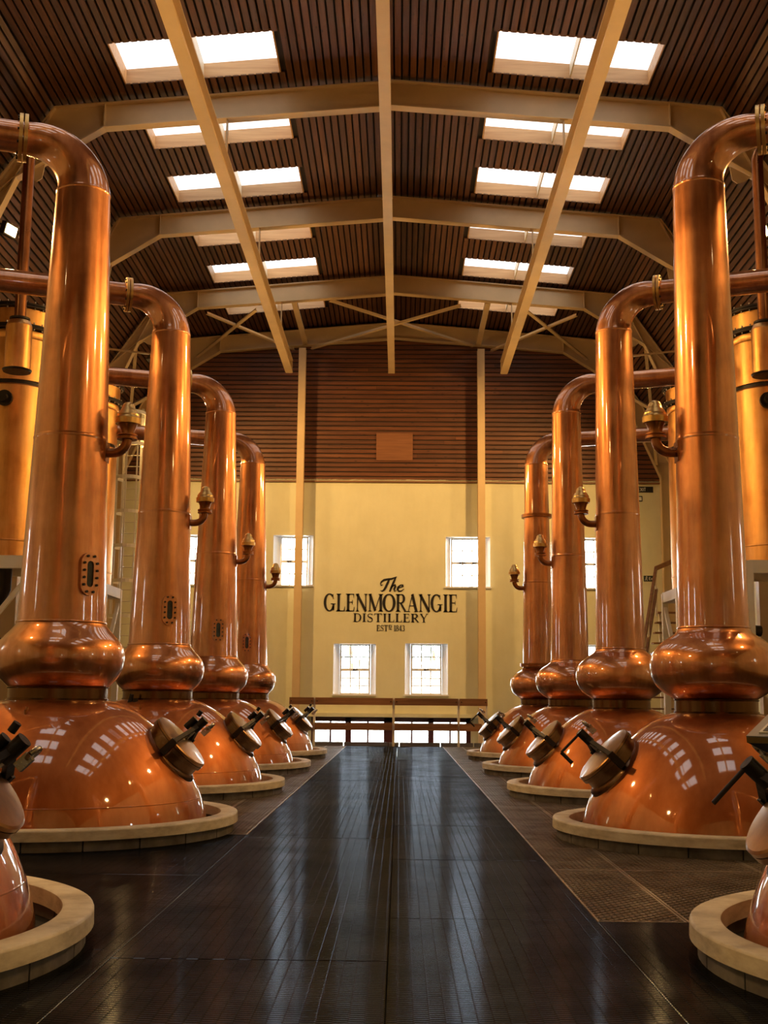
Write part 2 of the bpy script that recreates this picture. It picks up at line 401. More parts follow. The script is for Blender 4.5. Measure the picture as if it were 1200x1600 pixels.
# timber cladding of the upper gable, one board per object
clad = tag(MB().prism([(XC-8.5,7.3),(XC+8.5,7.3),(XC+7.45,9.65),(XC+6.0,11.75),(XC,12.25),(XC-6.0,11.75),(XC-7.45,9.65)], GY+.02, GY+.3).build('wall_far_gable', M['shell']), kind='structure')
ub = MB().add([(-.5,0,.008),(.5,0,.008),(.5,0,.114),(-.5,0,.114),(-.5,-.02,.02),(.5,-.02,.02),(.5,-.02,.104),(-.5,-.02,.104)],
              [(4,5,6,7),(0,1,5,4),(1,2,6,5),(2,3,7,6),(3,0,4,7)]).mesh('cladding_board', M['cladding'])
z = 7.30
while z < 11.9:
    h = roofh(z+.114)
    if h > .3:
        if random.random() < .6:      # butt joint somewhere along the row
            j = random.uniform(-.6, .6)*h
            inst('cladding_board', ub, clad, (XC+(j-h)/2, GY+.02, z), scale=(j+h-.006, 1, 1)); inst('cladding_board', ub, clad, (XC+(j+h)/2, GY+.02, z), scale=(h-j-.006, 1, 1))
        else: inst('cladding_board', ub, clad, (XC, GY+.02, z), scale=(2*h, 1, 1))
    z += .1335
tag(MB().box(-.71, .33, GY-.025, GY-.003, 7.90, 8.69).build('panel_board', M['ply']), 'square plywood panel fixed to the boarded gable above the lettering', 'panel')
tag(MB().box(XC-8.1, XC+8.1, GY-.06, GY-.001, 7.255, 7.30).build('trim_2', M['rail']), kind='structure')
# ledge above the red glazing
tag(MB().box(-2.9, 2.4, GY-.25, GY, .70, .80).build('trim_3', M['plaster']), kind='structure')

# ---- windows
WN = [0]
def sash_window(rect, up_rows, low_rows, name_y=GY+.36):
    WN[0] += 1
    x0, x1, z0, z1 = rect; w = tag(inst('window_%d' % WN[0], None, None, (0,0,0)), kind='structure')
    fx0, fx1 = x0+.16, x1-.16
    for (xa, xb, e_) in ((x0, fx0, .012), (x1, fx1, -.012)):          # splayed reveals
        b = MB(); q = [(xa,GY-.004),(xb,name_y+.06),(xb-e_,name_y+.06),(xa-e_*.2,GY+.02)]
        b.add([(x,y_,z0) for x,y_ in q]+[(x,y_,z1) for x,y_ in q], [(0,1,5,4),(1,2,6,5),(2,3,7,6),(3,0,4,7),(3,2,1,0),(4,5,6,7)]); b.build('reveal', M['white'], w)
    MB().box(x0, x1, GY-.004, name_y+.06, z1-.012, z1).build('reveal', M['white'], w)
    MB().box(x0-.03, x1+.03, GY-.06, name_y, z0-.03, z0+.01).build('window_sill', M['white'], w)
    fy0, fy1 = name_y-.02, name_y+.05; e = .05
    zm = z0+(z1-z0)*(.5 if up_rows == low_rows else .49)
    fr = MB()
    for bx in [(fx0,fx0+e,z0,z1),(fx1-e,fx1,z0,z1),(fx0+e,fx1-e,z1-e,z1),(fx0+e,fx1-e,z0,z0+e),(fx0+e,fx1-e,zm-.035,zm+.035)]:
        fr.box(bx[0], bx[1], fy0, fy1, bx[2], bx[3])
    fo = fr.build('window_frame', M['white'], w)
    pm = {}
    for za, zb, rows in ((zm+.035, z1-e, up_rows), (z0+e, zm-.035, low_rows)):
        pw = (fx1-fx0-2*e)/3; ph = (zb-za)/rows
        for c in (1, 2): MB().box(fx0+e+c*pw-.014, fx0+e+c*pw+.014, fy0+.01, fy1-.01, za, zb).build('glazing_bar', M['white'], w)
        for r in range(1, rows): MB().box(fx0+e, fx1-e, fy0+.012, fy1-.012, za+r*ph-.014, za+r*ph+.014).build('glazing_bar', M['white'], w)
        pk = MB().box(0, pw-.02, 0, .004, 0, ph-.02).mesh('pane', M['glass'])
        for c in range(3):
            for r in range(rows): inst('pane', pk, w, (fx0+e+c*pw+.01, fy0+.03, za+r*ph+.01))
    la = MB().bar((0,-.02,0), (.12,-.03,.008), .018, .018); la.box(-.02,.02,-.03,0,-.02,.02)
    for fx in ((.33, .72) if up_rows == low_rows else (.5,)): la.build('latch', M['iron'], w, (fx0+(fx1-fx0)*fx-.04, fy0, zm+.0))
for r in (U1, U2, UL0, UR0): sash_window(r, 2, 2)
for r in (D1, D2, DR0): sash_window(r, 2, 3)
# red framed glazing of the lower storey
WN[0] += 1
gz = tag(inst('window_%d' % WN[0], None), kind='structure')
x0, x1, z0, z1 = GLZ; gy = GY+.05
S = (x1-x0)/(735-487.)
def gx(px): return x0+(px-487)*S
posts = [(487,492.5),(540,549),(600,617),(669,677.5),(728,735)]
for a, b_ in posts: MB().box(gx(a), gx(b_), gy-.04, gy+.08, z0, z1).build('post', M['red'], gz)
MB().box(x0, x1, gy-.04, gy+.08, z1-.12, z1).build('head', M['red'], gz)
for (a, b_) in [(492.5,540),(549,600),(617,669),(677.5,728)]:
    mid = (a+b_)/2+.5
    MB().box(gx(a), gx(b_), gy-.01, gy+.05, .42, .47).build('transom', M['red'], gz)
    MB().box(gx(mid-1.4), gx(mid+1.4), gy-.012, gy+.052, z0, z1-.12).build('mullion', M['red'], gz)
    for c, d in ((a, mid-1.4), (mid+1.4, b_)):
        MB().box(gx(c), gx(d), gy+.02, gy+.024, .47, z1-.12).build('pane', M['glass'], gz)
        MB().box(gx(c), gx(d), gy+.02, gy+.024, z0, .42).build('pane', M['glass'], gz)

# ---- side walls and back wall (windows let the daylight of the reflections in)
SW = [(y0, y0+.34, 2.7, 3.7) for y0 in (-2.5, 2.4, 7.3, 12.2, 17.0, 21.9)]
for sx, nm in ((-1, 'wall_left'), (1, 'wall_right')):
    b = MB(); X = XC+sx*WALL_X
    wall_cells(b, -6, GY+.4, -3.3, 7.42, SW, lambda b, y0, y1, z0, z1: b.box(min(X, X+sx*.4), max(X, X+sx*.4), y0, y1, z0, z1))
    tag(b.build(nm, M['plaster']), kind='structure')
    for (ya, yb, za, zb) in SW[1:]:
        WN[0] += 1; w = tag(inst('window_%d' % WN[0], None), kind='structure'); xx = X+sx*.2
        f = MB()
        for q in [(ya,ya+.06,za,zb),(yb-.06,yb,za,zb),(ya,yb,za,za+.06),(ya,yb,zb-.06,zb),((ya+yb)/2-.02,(ya+yb)/2+.02,za,zb),(ya,yb,(za+zb)/2-.03,(za+zb)/2+.03)]: f.box(xx-.03, xx+.03, *q)
        f.build('window_frame', M['white'], w); MB().box(xx-.002, xx+.002, ya, yb, za, zb).build('pane', M['glass'], w)
b = MB(); BH = [(-3.5,-3.1,1.8,2.7),(2.5,2.9,1.8,2.7)]
wall_cells(b, XC-8.6, XC+8.6, -3.3, 12.2, BH, lambda b, x0, x1, z0, z1: b.box(x0, x1, -6.4, -6, z0, z1))
tag(b.build('wall_back', M['plaster']), kind='structure')
for (xa, xb, za, zb) in BH:
    WN[0] += 1; w = tag(inst('window_%d' % WN[0], None), kind='structure'); f = MB()
    for q in [(xa,xa+.07,za,zb),(xb-.07,xb,za,zb),((xa+xb)/2-.03,(xa+xb)/2+.03,za,zb)]: f.box(q[0], q[1], -6.25, -6.18, q[2], q[3])
    for q in [(za,za+.07),(zb-.07,zb),((za+zb)/2-.03,(za+zb)/2+.03)]: f.box(xa, xb, -6.25, -6.18, *q)
    f.build('window_frame', M['white'], w); MB().box(xa, xb, -6.215, -6.211, za, zb).build('pane', M['glass'], w)

# ---- ceiling: backing shell with skylight holes, one object per board in view, skylight wells
BW = .1335; YB0 = 16.0
bm_ = MB().add([(-.051,0,0),(.051,0,0),(.047,0,-.022),(-.047,0,-.022),(-.051,1,0),(.051,1,0),(.047,1,-.022),(-.047,1,-.022)],
               [(3,2,6,7),(0,3,7,4),(2,1,5,6),(1,0,4,5),(0,1,2,3),(7,6,5,4)]).mesh('roof_board', M['board'])
def slope_pt(a, c, s): return (a[0]+(c[0]-a[0])*s, a[1]+(c[1]-a[1])*s)
for sx in (-1, 1):
    sh = MB(); farb = MB()
    A, B = ROOF[0], ROOF[1]
    def zt(h): return A[1]+(B[1]-A[1])*h/B[0]
    def cell(b, h0, h1, y0, y1):
        q = [(XC+sx*h0, y0, zt(h0)+.02), (XC+sx*h1, y0, zt(h1)+.02), (XC+sx*h1, y1, zt(h1)+.02), (XC+sx*h0, y1, zt(h0)+.02)]
        sh.add(q+[(x, y_, z_+.15) for x, y_, z_ in q], [(0,1,2,3) if sx > 0 else (3,2,1,0), (4,5,6,7)])
    wall_cells(sh, 0, B[0], -6.4, GY+.45, [(SKX[0], SKX[1], a, c) for a, c in SKY_Y], cell)
    for P, Q in ((ROOF[1], ROOF[2]), (ROOF[2], ROOF[3])):
        sh.add([(XC+sx*P[0],-6.4,P[1]+.02),(XC+sx*(Q[0]+.03),-6.4,Q[1]),(XC+sx*(Q[0]+.03),GY+.45,Q[1]),(XC+sx*P[0],GY+.45,P[1]+.02)], [(0,1,2,3)])
    ceil = tag(sh.build('ceiling', M['shell']), kind='structure')
    n = int(ROOF[1][0]/BW)
    for i in range(n):
        h = (i+.5)*BW; zc = zt(h); ang = math.atan2(A[1]-B[1], B[0])*sx
        cuts = [(YB0, GY)]
        if h+.058 > SKX[0] and h-.058 < SKX[1]:
            ys = [YB0]+[v for a, c in SKY_Y if a > YB0 for v in (a, c)]+[GY]; cuts = [(ys[k], ys[k+1]) for k in range(0, len(ys), 2)]
        for a, c in cuts: inst('roof_board', bm_, ceil, (XC+sx*h, a, zc), scale=(1, c-a, 1), rot=(0, ang, 0))
        for a, c in ([(-6, YB0)] if not (h+.058 > SKX[0] and h-.058 < SKX[1]) else (lambda ys: [(ys[k], ys[k+1]) for k in range(0, len(ys), 2)])([-6]+[v for a_, c_ in SKY_Y if a_ < YB0-.9 for v in (a_, min(c_, YB0-.001+9))]+[YB0+.001])):
            if c <= a: continue
            x = XC+sx*h; farb.box(x-.054, x+.054, a, c, zc-.012, zc+.006)
    fo = farb.build('roof_board', M['board_far'], ceil); fo['kind'] = 'stuff'
    for P, Q in ((ROOF[1], ROOF[2]), (ROOF[2], ROOF[3])):
        Ln = math.hypot(Q[0]-P[0], Q[1]-P[1]); n = round(Ln/BW); ang = math.atan2(P[1]-Q[1], Q[0]-P[0])*sx
        for i in range(n):
            h, zc = slope_pt(P, Q, (i+.5)/n)
            inst('roof_board', bm_, ceil, (XC+sx*h, 8.0, zc), scale=(1, GY-8.0, 1), rot=(0, ang, 0))
    # skylights
    for a, c in SKY_Y:
        WN[0] += 1; w = tag(inst('window_%d' % WN[0], None), kind='structure'); D = .27
        h0, h1 = SKX; hm = (h0+h1)/2
        def pt(h, y_, d): return (XC+sx*h, y_, zt(h)-.012+d)
        for (p, q, nrm) in (((h0,a),(h1,a),(0,-1)),((h0,c),(h1,c),(0,1)),((h0,a),(h0,c),(-1,0)),((h1,a),(h1,c),(1,0))):
            t = .022; b = MB(); ox, oy = nrm[0]*t, nrm[1]*t
            vs = [pt(p[0],p[1],0), pt(q[0],q[1],0), pt(q[0],q[1],D), pt(p[0],p[1],D)]
            vs2 = [(v[0]+sx*ox, v[1]+oy, v[2]) for v in vs]
            b.add(vs+vs2, [(0,1,2,3),(7,6,5,4),(0,4,5,1),(1,5,6,2),(2,6,7,3),(3,7,4,0)]); b.build('lining_board', M['lining'], w)
        for (ha, hb) in ((h0, hm), (hm, h1)):
            vs = [pt(ha,a,D), pt(hb,a,D), pt(hb,c,D), pt(ha,c,D)]
            MB().add(vs+[(v[0],v[1],v[2]+.02) for v in vs], [(0,1,2,3) if sx < 0 else (3,2,1,0), (4,5,6,7)]).build('pane', M['sky_pane'], w)
        b = MB(); vs = [pt(hm-.012,a,.0+.04), pt(hm+.012,a,.0+.04), pt(hm+.012,a,D), pt(hm-.012,a,D)]
        b.add(vs+[(v[0], c, v[2]) for v in vs], [(0,1,2,3),(7,6,5,4),(0,4,5,1),(1,5,6,2),(2,6,7,3),(3,7,4,0)]); b.build('mullion', M['white_steel'], w)

# ================================================================== ROOF STEEL
INNER = [(0,11.46),(4.94,11.06),(6.45,10.12),(7.62,7.42),(7.62,-3.2)]
OUTER = [(0,11.92),(4.94,11.50),(5.83,11.42),(7.14,9.50),(8.05,7.42),(8.05,-3.2)]
def offset_strip(b, pts, w, t, sgn):
    """flange strip along (x,z) polyline, width w along y, thickness t"""
    n = len(pts); offs = []
    for i in range(n):
        d = Vector((pts[min(i+1,n-1)][0]-pts[max(i-1,0)][0], pts[min(i+1,n-1)][1]-pts[max(i-1,0)][1])).normalized()
        offs.append((-d.y*t*sgn, d.x*t*sgn))
    for i in range(n-1):
        p, q = pts[i], pts[i+1]; po, qo = offs[i], offs[i+1]
        vs = []
        for y_ in (-w/2, w/2):
            vs += [(p[0],y_,p[1]),(q[0],y_,q[1]),(q[0]+qo[0],y_,q[1]+qo[1]),(p[0]+po[0],y_,p[1]+po[1])]
        b.add(vs, [(0,1,2,3),(7,6,5,4),(0,4,5,1),(1,5,6,2),(2,6,7,3),(3,7,4,0)])
ordn = ['nearest', 'second', 'third', 'last']
flab = ['cream steel roof frame nearest the camera, in front of the second skylight pair',
        'cream steel roof frame spanning between the third and fourth skylight pairs',
        'cream steel roof frame carrying the crossed braces, one before the gable wall',
        'cream steel roof frame standing against the boarded gable wall']
for fi, fy in enumerate(FRAME_Y):
    fr = thing('portal_frame', flab[fi], 'roof frame', (XC, fy, 0), group='portal frames of the roof')
    zlow = 0 if fy < 30 else -3.2
    for sx in (-1, 1):
        inn = [(sx*x, max(z_, zlow)) for x, z_ in INNER]; out = [(sx*x, max(z_, zlow)) for x, z_ in OUTER]
        b = MB(); offset_strip(b, inn, .2, .025, 1); b.build('inner_flange', M['frame'], fr)
        b = MB(); offset_strip(b, out, .2, .025, 1); b.build('outer_flange', M['frame'], fr)
        b = MB(); I5 = inn; O6 = out
        quads = [(I5[0],I5[1],O6[1],O6[0]), (I5[1],I5[2],O6[2],O6[1]), (I5[2],O6[3],O6[2],O6[2]), (I5[2],I5[3],O6[4],O6[3]), (I5[3],I5[4],O6[5],O6[4])]
        for q in quads:
            qq = []
            for v in q:
                if v not in qq: qq.append(v)
            k = len(qq); vs = [(x, -.008, z_) for x, z_ in qq]+[(x, .008, z_) for x, z_ in qq]
            b.add(vs, [tuple(range(k)), tuple(range(2*k-1, k-1, -1))])
        b.build('web', M['frame'], fr)
        for (p, q) in ((I5[1], O6[1]), (I5[2], O6[2]), (I5[2], O6[3]), ((I5[2][0]*.45+I5[3][0]*.55, I5[2][1]*.45+I5[3][1]*.55), (O6[3][0]*.6+O6[4][0]*.4, O6[3][1]*.6+O6[4][1]*.4)), (I5[3], O6[4])):
            MB().bar((p[0],0,p[1]), (q[0],0,q[1]), .19, .014, up=(1,0,0)).build('stiffener', M['frame'], fr)
        # lifting lug under the haunch
        cx, cz = sx*6.12, 10.26
        pts = [(cx-.16*sx, cz+.12), (cx+.2*sx, cz-.08), (cx+.1*sx, cz-.16), (cx-.03*sx, cz-.2), (cx-.12*sx, cz-.14)]
        b = MB(); vs = [(x, -.01, z_) for x, z_ in pts]+[(x, .01, z_) for x, z_ in pts]
        b.add(vs, [(0,1,2,3,4),(9,8,7,6,5)]+[(i, (i+1) % 5, (i+1) % 5+5, i+5) for i in range(5)]); b.build('lug', M['frame'], fr)
# longitudinal lifting beams with hangers
for bx, lab in ((-3.09, 'cream steel lifting beam hung under the roof above the left stills'), (-.28, 'cream steel lifting beam hung along the ridge of the roof'), (2.80, 'cream steel lifting beam hung under the roof above the right stills')):
    lb = thing('lifting_beam', lab, 'beam', (bx, 0, 10.02), group='lifting beams')
    y0, y1, wf = 6.0, 31.5, (.17 if abs(bx) < 1 else .20)
    MB().box(-wf/2, wf/2, y0, y1, 0, .022).build('bottom_flange', M['frame'], lb)
    MB().box(-.008, .008, y0, y1, .022, .33).build('web', M['frame'], lb)
    MB().box(-wf/2, wf/2, y0, y1, .33, .352).build('top_flange', M['frame'], lb)
    MB().box(-.09, .09, y1, y1+.015, -.01, .36).build('end_plate', M['frame'], lb)
    for sy in (13.2, 20.4, 27.0):
        for s in (-1, 1): MB().box(s*.008 if s > 0 else -.02, .02 if s > 0 else -.008, sy-.2, sy+.2, .06, .3).build('splice_plate', M['frame'], lb)
    for fy in FRAME_Y[:3]:
        zb = 11.46-.081*abs(bx-XC)-10.02
        b = MB(); b.box(-.012, .012, fy-.06, fy+.06, .35, zb); b.box(-.07, .07, fy-.07, fy+.07, .352, .37); b.box(-.07, .07, fy-.07, fy+.07, zb-.015, zb); b.build('hanger', M['frame'], lb)
# braces and struts of the last bay
def brace(a, b_, lab, w=.09, nm='roof_brace'):
    o = MB(); o.bar(a, b_, w, .012); o.bar((a[0],a[1],a[2]+.035), (b_[0],b_[1],b_[2]+.035), .012, .07)
    return tag(o.build(nm, M['frame']), lab, 'brace', 'roof braces of the last bay')
za = lambda x: 11.55-.083*abs(x-XC)
for (xa, xb, lab) in ((-1.85, 2.05, 'crossed roof brace rising from left of the ridge to the right at the gable'), (1.5, -2.6, 'crossed roof brace rising from right of the ridge to the left at the gable'),
                      (-5.0, -3.1, 'left roof brace running inward to the gable'), (-3.75, -5.9, 'left roof brace running outward to the gable'),
                      (3.2, 5.3, 'right roof brace running outward to the gable'), (4.45, 2.55, 'right roof brace running inward to the gable')):
    dz = .0 if xa*xb < 0 and xa < 0 else -.1
    brace((xa, 29.2, za(xa)-.15+dz), (xb, 32.9, za(xb)-.15+dz), lab)
for xs, lab in ((-2.78, 'straight strut from the braced frame to the left gable post'), (2.2, 'straight strut from the braced frame to the right gable post')):
    o = MB().box(xs-.07, xs+.07, 29.25, 32.9, za(xs)-.1, za(xs)-.02); tag(o.build('roof_strut', M['frame']), lab, 'strut')
for sx, nm in ((-1, 'left'), (1, 'right')):
    P = lambda x, z_: (XC+sx*x, z_)
    for (a, b_, k) in (((6.5,10.0),(7.5,7.8),'falling toward the gable'), ((7.4,8.0),(6.55,9.9),'rising toward the gable')):
        o = MB().bar((P(*a)[0], 29.2, a[1]), (P(*b_)[0], 32.9, b_[1]), .08, .08); tag(o.build('side_brace', M['frame']), 'cream side brace on the %s leg of the last bay %s' % (nm, k), 'brace')
# gable posts
for xp, nm in ((-2.83, 'left'), (2.25, 'right')):
    gp = thing('gable_post', 'tall cream steel post before the gable wall, %s of the lettering' % nm, 'post', (xp, 32.7, 0))
    zt_ = 11.05
    MB().box(-.1, .1, -.12, -.1, -3.2, zt_).build('flange', M['frame'], gp); MB().box(-.1, .1, .1, .12, -3.2, zt_).build('flange', M['frame'], gp); MB().box(-.01, .01, -.1, .1, -3.2, zt_).build('web', M['frame'], gp)

# ================================================================== LETTERING ON THE GABLE
def ribbon(b, pts, ws, y=0, t=.012):
    """flat stroke through (x,z) pts with widths ws"""
    n = len(pts); pts = [Vector((p[0], p[1])) for p in pts]; vs = []
    if not isinstance(ws, (list, tuple)): ws = [ws]*n
    for i in range(n):
        if pts[-1] == pts[0] and i in (0, n-1): d = (pts[1]-pts[-2]).normalized()
        else: d = (pts[min(i+1,n-1)]-pts[max(i-1,0)]).normalized()
        o = Vector((-d.y, d.x))*ws[i]/2
        a, c = pts[i]+o, pts[i]-o
        vs += [(a.x,-t,a.y),(c.x,-t,c.y),(a.x,0,a.y),(c.x,0,c.y)]
    fs = []
    for i in range(n-1):
        k = i*4; fs += [(k,k+1,k+5,k+4),(k,k+4,k+6,k+2),(k+1,k+3,k+7,k+5)]
    fs += [(0,2,3,1),(n*4-4,n*4-3,n*4-1,n*4-2)]
    b.add(vs, fs)
def arc(cx, cz, rx, rz, a0, a1, n=20): return [(cx+rx*math.cos(math.radians(a0+(a1-a0)*i/n)), cz+rz*math.sin(math.radians(a0+(a1-a0)*i/n))) for i in range(n+1)]
def arcw(a0, a1, thin, thick, n=20): return [thin+(thick-thin)*abs(math.cos(math.radians(a0+(a1-a0)*i/n)))**1.4 for i in range(n+1)]
T, H_ = .19, .05      # thick and thin strokes, cap height 1
def rect(b, x0, x1, z0, z1): ribbon(b, [((x0+x1)/2, z0), ((x0+x1)/2, z1)], x1-x0)
def stem(b, x, z0=0, z1=1, w=T, sl=.09, s0=True, s1=True):
    rect(b, x-w/2, x+w/2, z0, z1)
    for z_, on, d in ((z0, s0, 1), (z1, s1, -1)):
        if on: ribbon(b, [(x-w/2-sl, z_+d*.018), (x+w/2+sl, z_+d*.018)], .036); ribbon(b, [(x, z_+d*.03), (x, z_+d*.09)], [w+.09, w])
def glyph(ch):
    b = MB()
    if ch == 'G':
        ribbon(b, arc(.42,.5,.36,.48,48,332), arcw(48,332,.06,.21)); rect(b, .66, .8, .06, .42); ribbon(b, [(.52,.42),(.9,.42)], .04); ribbon(b, [(.69,.98),(.71,.70)], [.03,.06]); return b, .93
    if ch == 'L':
        stem(b, .2); ribbon(b, [(.2,.022),(.66,.022)], .044); ribbon(b, [(.64,0),(.70,.28)], [.1,.02]); return b, .74
    if ch == 'E':
        stem(b, .2)
        for z_, x in ((.022,.66),(.52,.54),(.978,.64)): ribbon(b, [(.2,z_),(x,z_)], .044)
        ribbon(b, [(.64,0),(.70,.26)], [.09,.02]); ribbon(b, [(.62,1),(.65,.76)], [.08,.02]); ribbon(b, [(.54,.4),(.54,.64)], .035); return b, .76
    if ch == 'N':
        stem(b, .17, w=.075); stem(b, .83, 0, 1, w=.075, s0=False); ribbon(b, [(.13,.98),(.84,.0)], .19); ribbon(b, [(.02,.98),(.2,.98)], .036); return b, .98
    if ch == 'M':
        stem(b, .16, w=.075); stem(b, 1.02, w=T); ribbon(b, [(.16,.99),(.58,.04)], .19); ribbon(b, [(.56,.04),(.99,.99)], .055); return b, 1.18
    if ch == 'O':
        ribbon(b, arc(.48,.5,.41,.48,0,360,32), arcw(0,360,.06,.215,32)); return b, .98
    if ch == 'R':
        stem(b, .2); ribbon(b, [(.2,.978),(.42,.978)]+arc(.44,.74,.23,.238,90,-90,14)+[(.2,.502)], [.05,.05]+arcw(90,-90,.05,.19,14)+[.05]); ribbon(b, [(.40,.5),(.78,.02)], [.12,.15]); ribbon(b, [(.70,.018),(.92,.018)], .036); return b, .88
    if ch == 'A':
        ribbon(b, [(.12,.0),(.44,1.0)], .05); ribbon(b, [(.43,1.0),(.76,.0)], .2); ribbon(b, [(.22,.34),(.62,.34)], .042)
        ribbon(b, [(.0,.018),(.26,.018)], .036); ribbon(b, [(.6,.018),(.92,.018)], .036); return b, .92
    if ch == 'I':
        stem(b, .2); return b, .4
    if ch == 'D':
        stem(b, .2); ribbon(b, [(.2,.978),(.40,.978)]+arc(.42,.5,.38,.478,90,-90,18)+[(.2,.022)], [.044,.044]+arcw(90,-90,.044,.165,18)+[.044]); return b, .9
    if ch == 'S':
        p = arc(.34,.75,.22,.22,30,250,14)+arc(.34,.26,.25,.24,70,-150,14); ribbon(b, p, [.06+.09*min(1, max(0, 1-abs(i-14.5)/9)) for i in range(len(p))])
        ribbon(b, [(.55,.98),(.56,.74)], [.06,.03]); ribbon(b, [(.1,.28),(.11,.02)], [.03,.06]); return b, .7
    if ch == 'T':
        stem(b, .42, s1=False); ribbon(b, [(.04,.976),(.80,.976)], .05); ribbon(b, [(.06,1),(.03,.74)], [.08,.02]); ribbon(b, [(.78,1),(.81,.74)], [.08,.02]); return b, .86
    if ch == 'Y':
        rect(b, .36, .5, 0, .48); ribbon(b, [(.28,.018),(.58,.018)], .036); ribbon(b, [(.10,.99),(.45,.42)], .15); ribbon(b, [(.76,.99),(.44,.42)], .055); ribbon(b, [(0,.982),(.28,.982)], .036); ribbon(b, [(.64,.982),(.88,.982)], .036); return b, .88
    if ch == '1':
        stem(b, .22, w=.15, s1=False); ribbon(b, [(.08,.86),(.24,.98)], .05); return b, .42
    if ch == '8':
        ribbon(b, arc(.3,.74,.2,.23,0,360,24), arcw(0,360,.05,.12,24)); ribbon(b, arc(.3,.26,.24,.24,0,360,24), arcw(0,360,.05,.14,24)); return b, .64
    if ch == '4':
        stem(b, .42, w=.14, s1=False); ribbon(b, [(.40,.98),(.04,.3)], .05); ribbon(b, [(.04,.3),(.6,.3)], .05); return b, .66
    if ch == '3':
        ribbon(b, arc(.27,.74,.2,.23,150,-80,16), arcw(150,-80,.05,.13,16)); ribbon(b, arc(.26,.27,.24,.25,80,-150,16), arcw(80,-150,.05,.14,16)); return b, .6
LT = thing('wall_lettering', 'black painted distillery name on the cream gable wall between the windows', 'lettering', (0, GY-.002, 0))
def px2x(px): return -2.121+(px-507)*(1.604+2.121)/208.
def line(txt, x0, x1, z0, h, sp=.06, gap=.35):
    gl = []; w = 0
    for ch in txt:
        if ch == ' ': gl.append((None, gap)); w += gap; continue
        b, a = glyph(ch); gl.append((b, a)); w += a+sp
    w -= sp; k = (x1-x0)/w; x = x0
    for b, a in gl:
        if b:
            b.v = [(x+v[0]*k, v[1], z0+v[2]*h) for v in b.v]; b.build('letter', M['black'], LT); x += (a+sp)*k
        else: x += a*k
line('GLENMORANGIE', px2x(507), px2x(715.5), 3.60, .49, .015)
line('DISTILLERY', px2x(552.5), px2x(669), 3.31, .235, .09)
line('EST', px2x(589), px2x(607), 3.06, .165, .04)
line('D', px2x(608), px2x(613), 3.145, .085)
ribbon_b = MB(); ribbon(ribbon_b, [(px2x(608.3), 3.11), (px2x(612.7), 3.11)], .014); ribbon_b.build('letter', M['black'], LT)
line('1843', px2x(616), px2x(633), 3.06, .165, .04)
def pxz(x, y): return (px2x(x), 4.135-(y-925)*(4.135-3.574)/33.)
b = MB(); ribbon(b, [pxz(*p) for p in [(594.5,911),(596,907.5),(600,904.5),(606,903.2),(612,902.5),(617,900.5),(620,899.0)]], [0.023,0.047,0.058,0.055,0.051,0.039,0.016]); b.build('letter', M['black'], LT)
b = MB(); ribbon(b, [pxz(*p) for p in [(594.5,911),(595.5,913.5),(598.5,912.5)]], [0.016,0.039,0.016]); ribbon(b, [pxz(*p) for p in [(608.5,903),(606,909),(603,916),(600.5,920.5),(597.5,923),(594.5,922)]], [0.039,0.066,0.066,0.058,0.039,0.016]); b.build('letter', M['black'], LT)
b = MB(); ribbon(b, [pxz(*p) for p in [(618.5,900),(615.5,907),(612,916),(609,923.5)]], [0.031,0.058,0.058,0.039]); ribbon(b, [pxz(*p) for p in [(611,917.5),(614.5,913.5),(617.5,912.5),(618,915),(616,920),(616.5,923),(619.5,921.5)]], [0.023,0.039,0.051,0.058,0.055,0.039,0.016]); b.build('letter', M['black'], LT)
b = MB(); ribbon(b, [pxz(*p) for p in [(621,918.5),(626,916.5),(630,914.5),(629.5,912.5),(626,912.8),(622.5,916),(621.5,920),(623.5,923),(627.5,922.3),(631.5,919)]], [0.023,0.027,0.039,0.039,0.039,0.055,0.062,0.047,0.035,0.016]); b.build('letter', M['black'], LT)

# ---- exit signs on the gable wall
def mini(txt, x0, z0, h, par, wk=.62):
    segs = {'F':[((0,0),(0,1)),((0,1),(.55,1)),((0,.52),(.45,.52))],'I':[((.1,0),(.1,1))],'R':[((0,0),(0,1)),((0,1),(.5,.95)),((.5,.95),(.5,.55)),((.5,.55),(0,.5)),((.2,.5),(.55,0))],
            'E':[((0,0),(0,1)),((0,1),(.52,1)),((0,.5),(.45,.5)),((0,0),(.52,0))],'X':[((0,0),(.6,1)),((0,1),(.6,0))],'T':[((.3,0),(.3,1)),((0,1),(.6,1))],
            'x':[((0,0),(.45,.65)),((0,.65),(.45,0))],'i':[((.1,0),(.1,.65)),((.1,.85),(.1,1))],'t':[((.2,0),(.2,.95)),((0,.65),(.42,.65))]}
    x = x0
    for ch in txt:
        if ch == ' ': x += h*.45; continue
        b = MB()
        for a, c in segs[ch]: ribbon(b, [(x+a[0]*h, z0+a[1]*h), (x+c[0]*h, z0+c[1]*h)], h*.2, t=.004)
        b.build('letter', M['sign_white'], par); x += h*(.32 if ch in 'Ii' else .78)
sg = thing('exit_sign', 'black fire exit sign high on the gable wall at right', 'sign', (0, GY-.012, 0))
MB().box(6.36, 7.13, 0, .01, 7.02, 7.19).build('sign_board', M['black'], sg); mini('FIRE EXIT', 6.42, 7.06, .09, sg)
sg2 = thing('notice_board', 'small dark notice just under the fire exit sign', 'sign', (0, GY-.012, 0))
MB().box(6.55, 6.82, 0, .01, 6.76, 6.92).build('sign_board', M['black'], sg2); MB().box(6.70, 6.80, -.003, 0, 6.79, 6.89).build('pictogram', M['sign_white'], sg2)
sg3 = thing('exit_sign', 'small green-black exit sign with a running figure, low on the gable wall', 'sign', (0, GY-.012, 0))
MB().box(6.80, 7.13, 0, .01, 4.50, 4.66).build('sign_board', M['sign_green'], sg3); mini('Exit', 6.955, 4.545, .07, sg3)
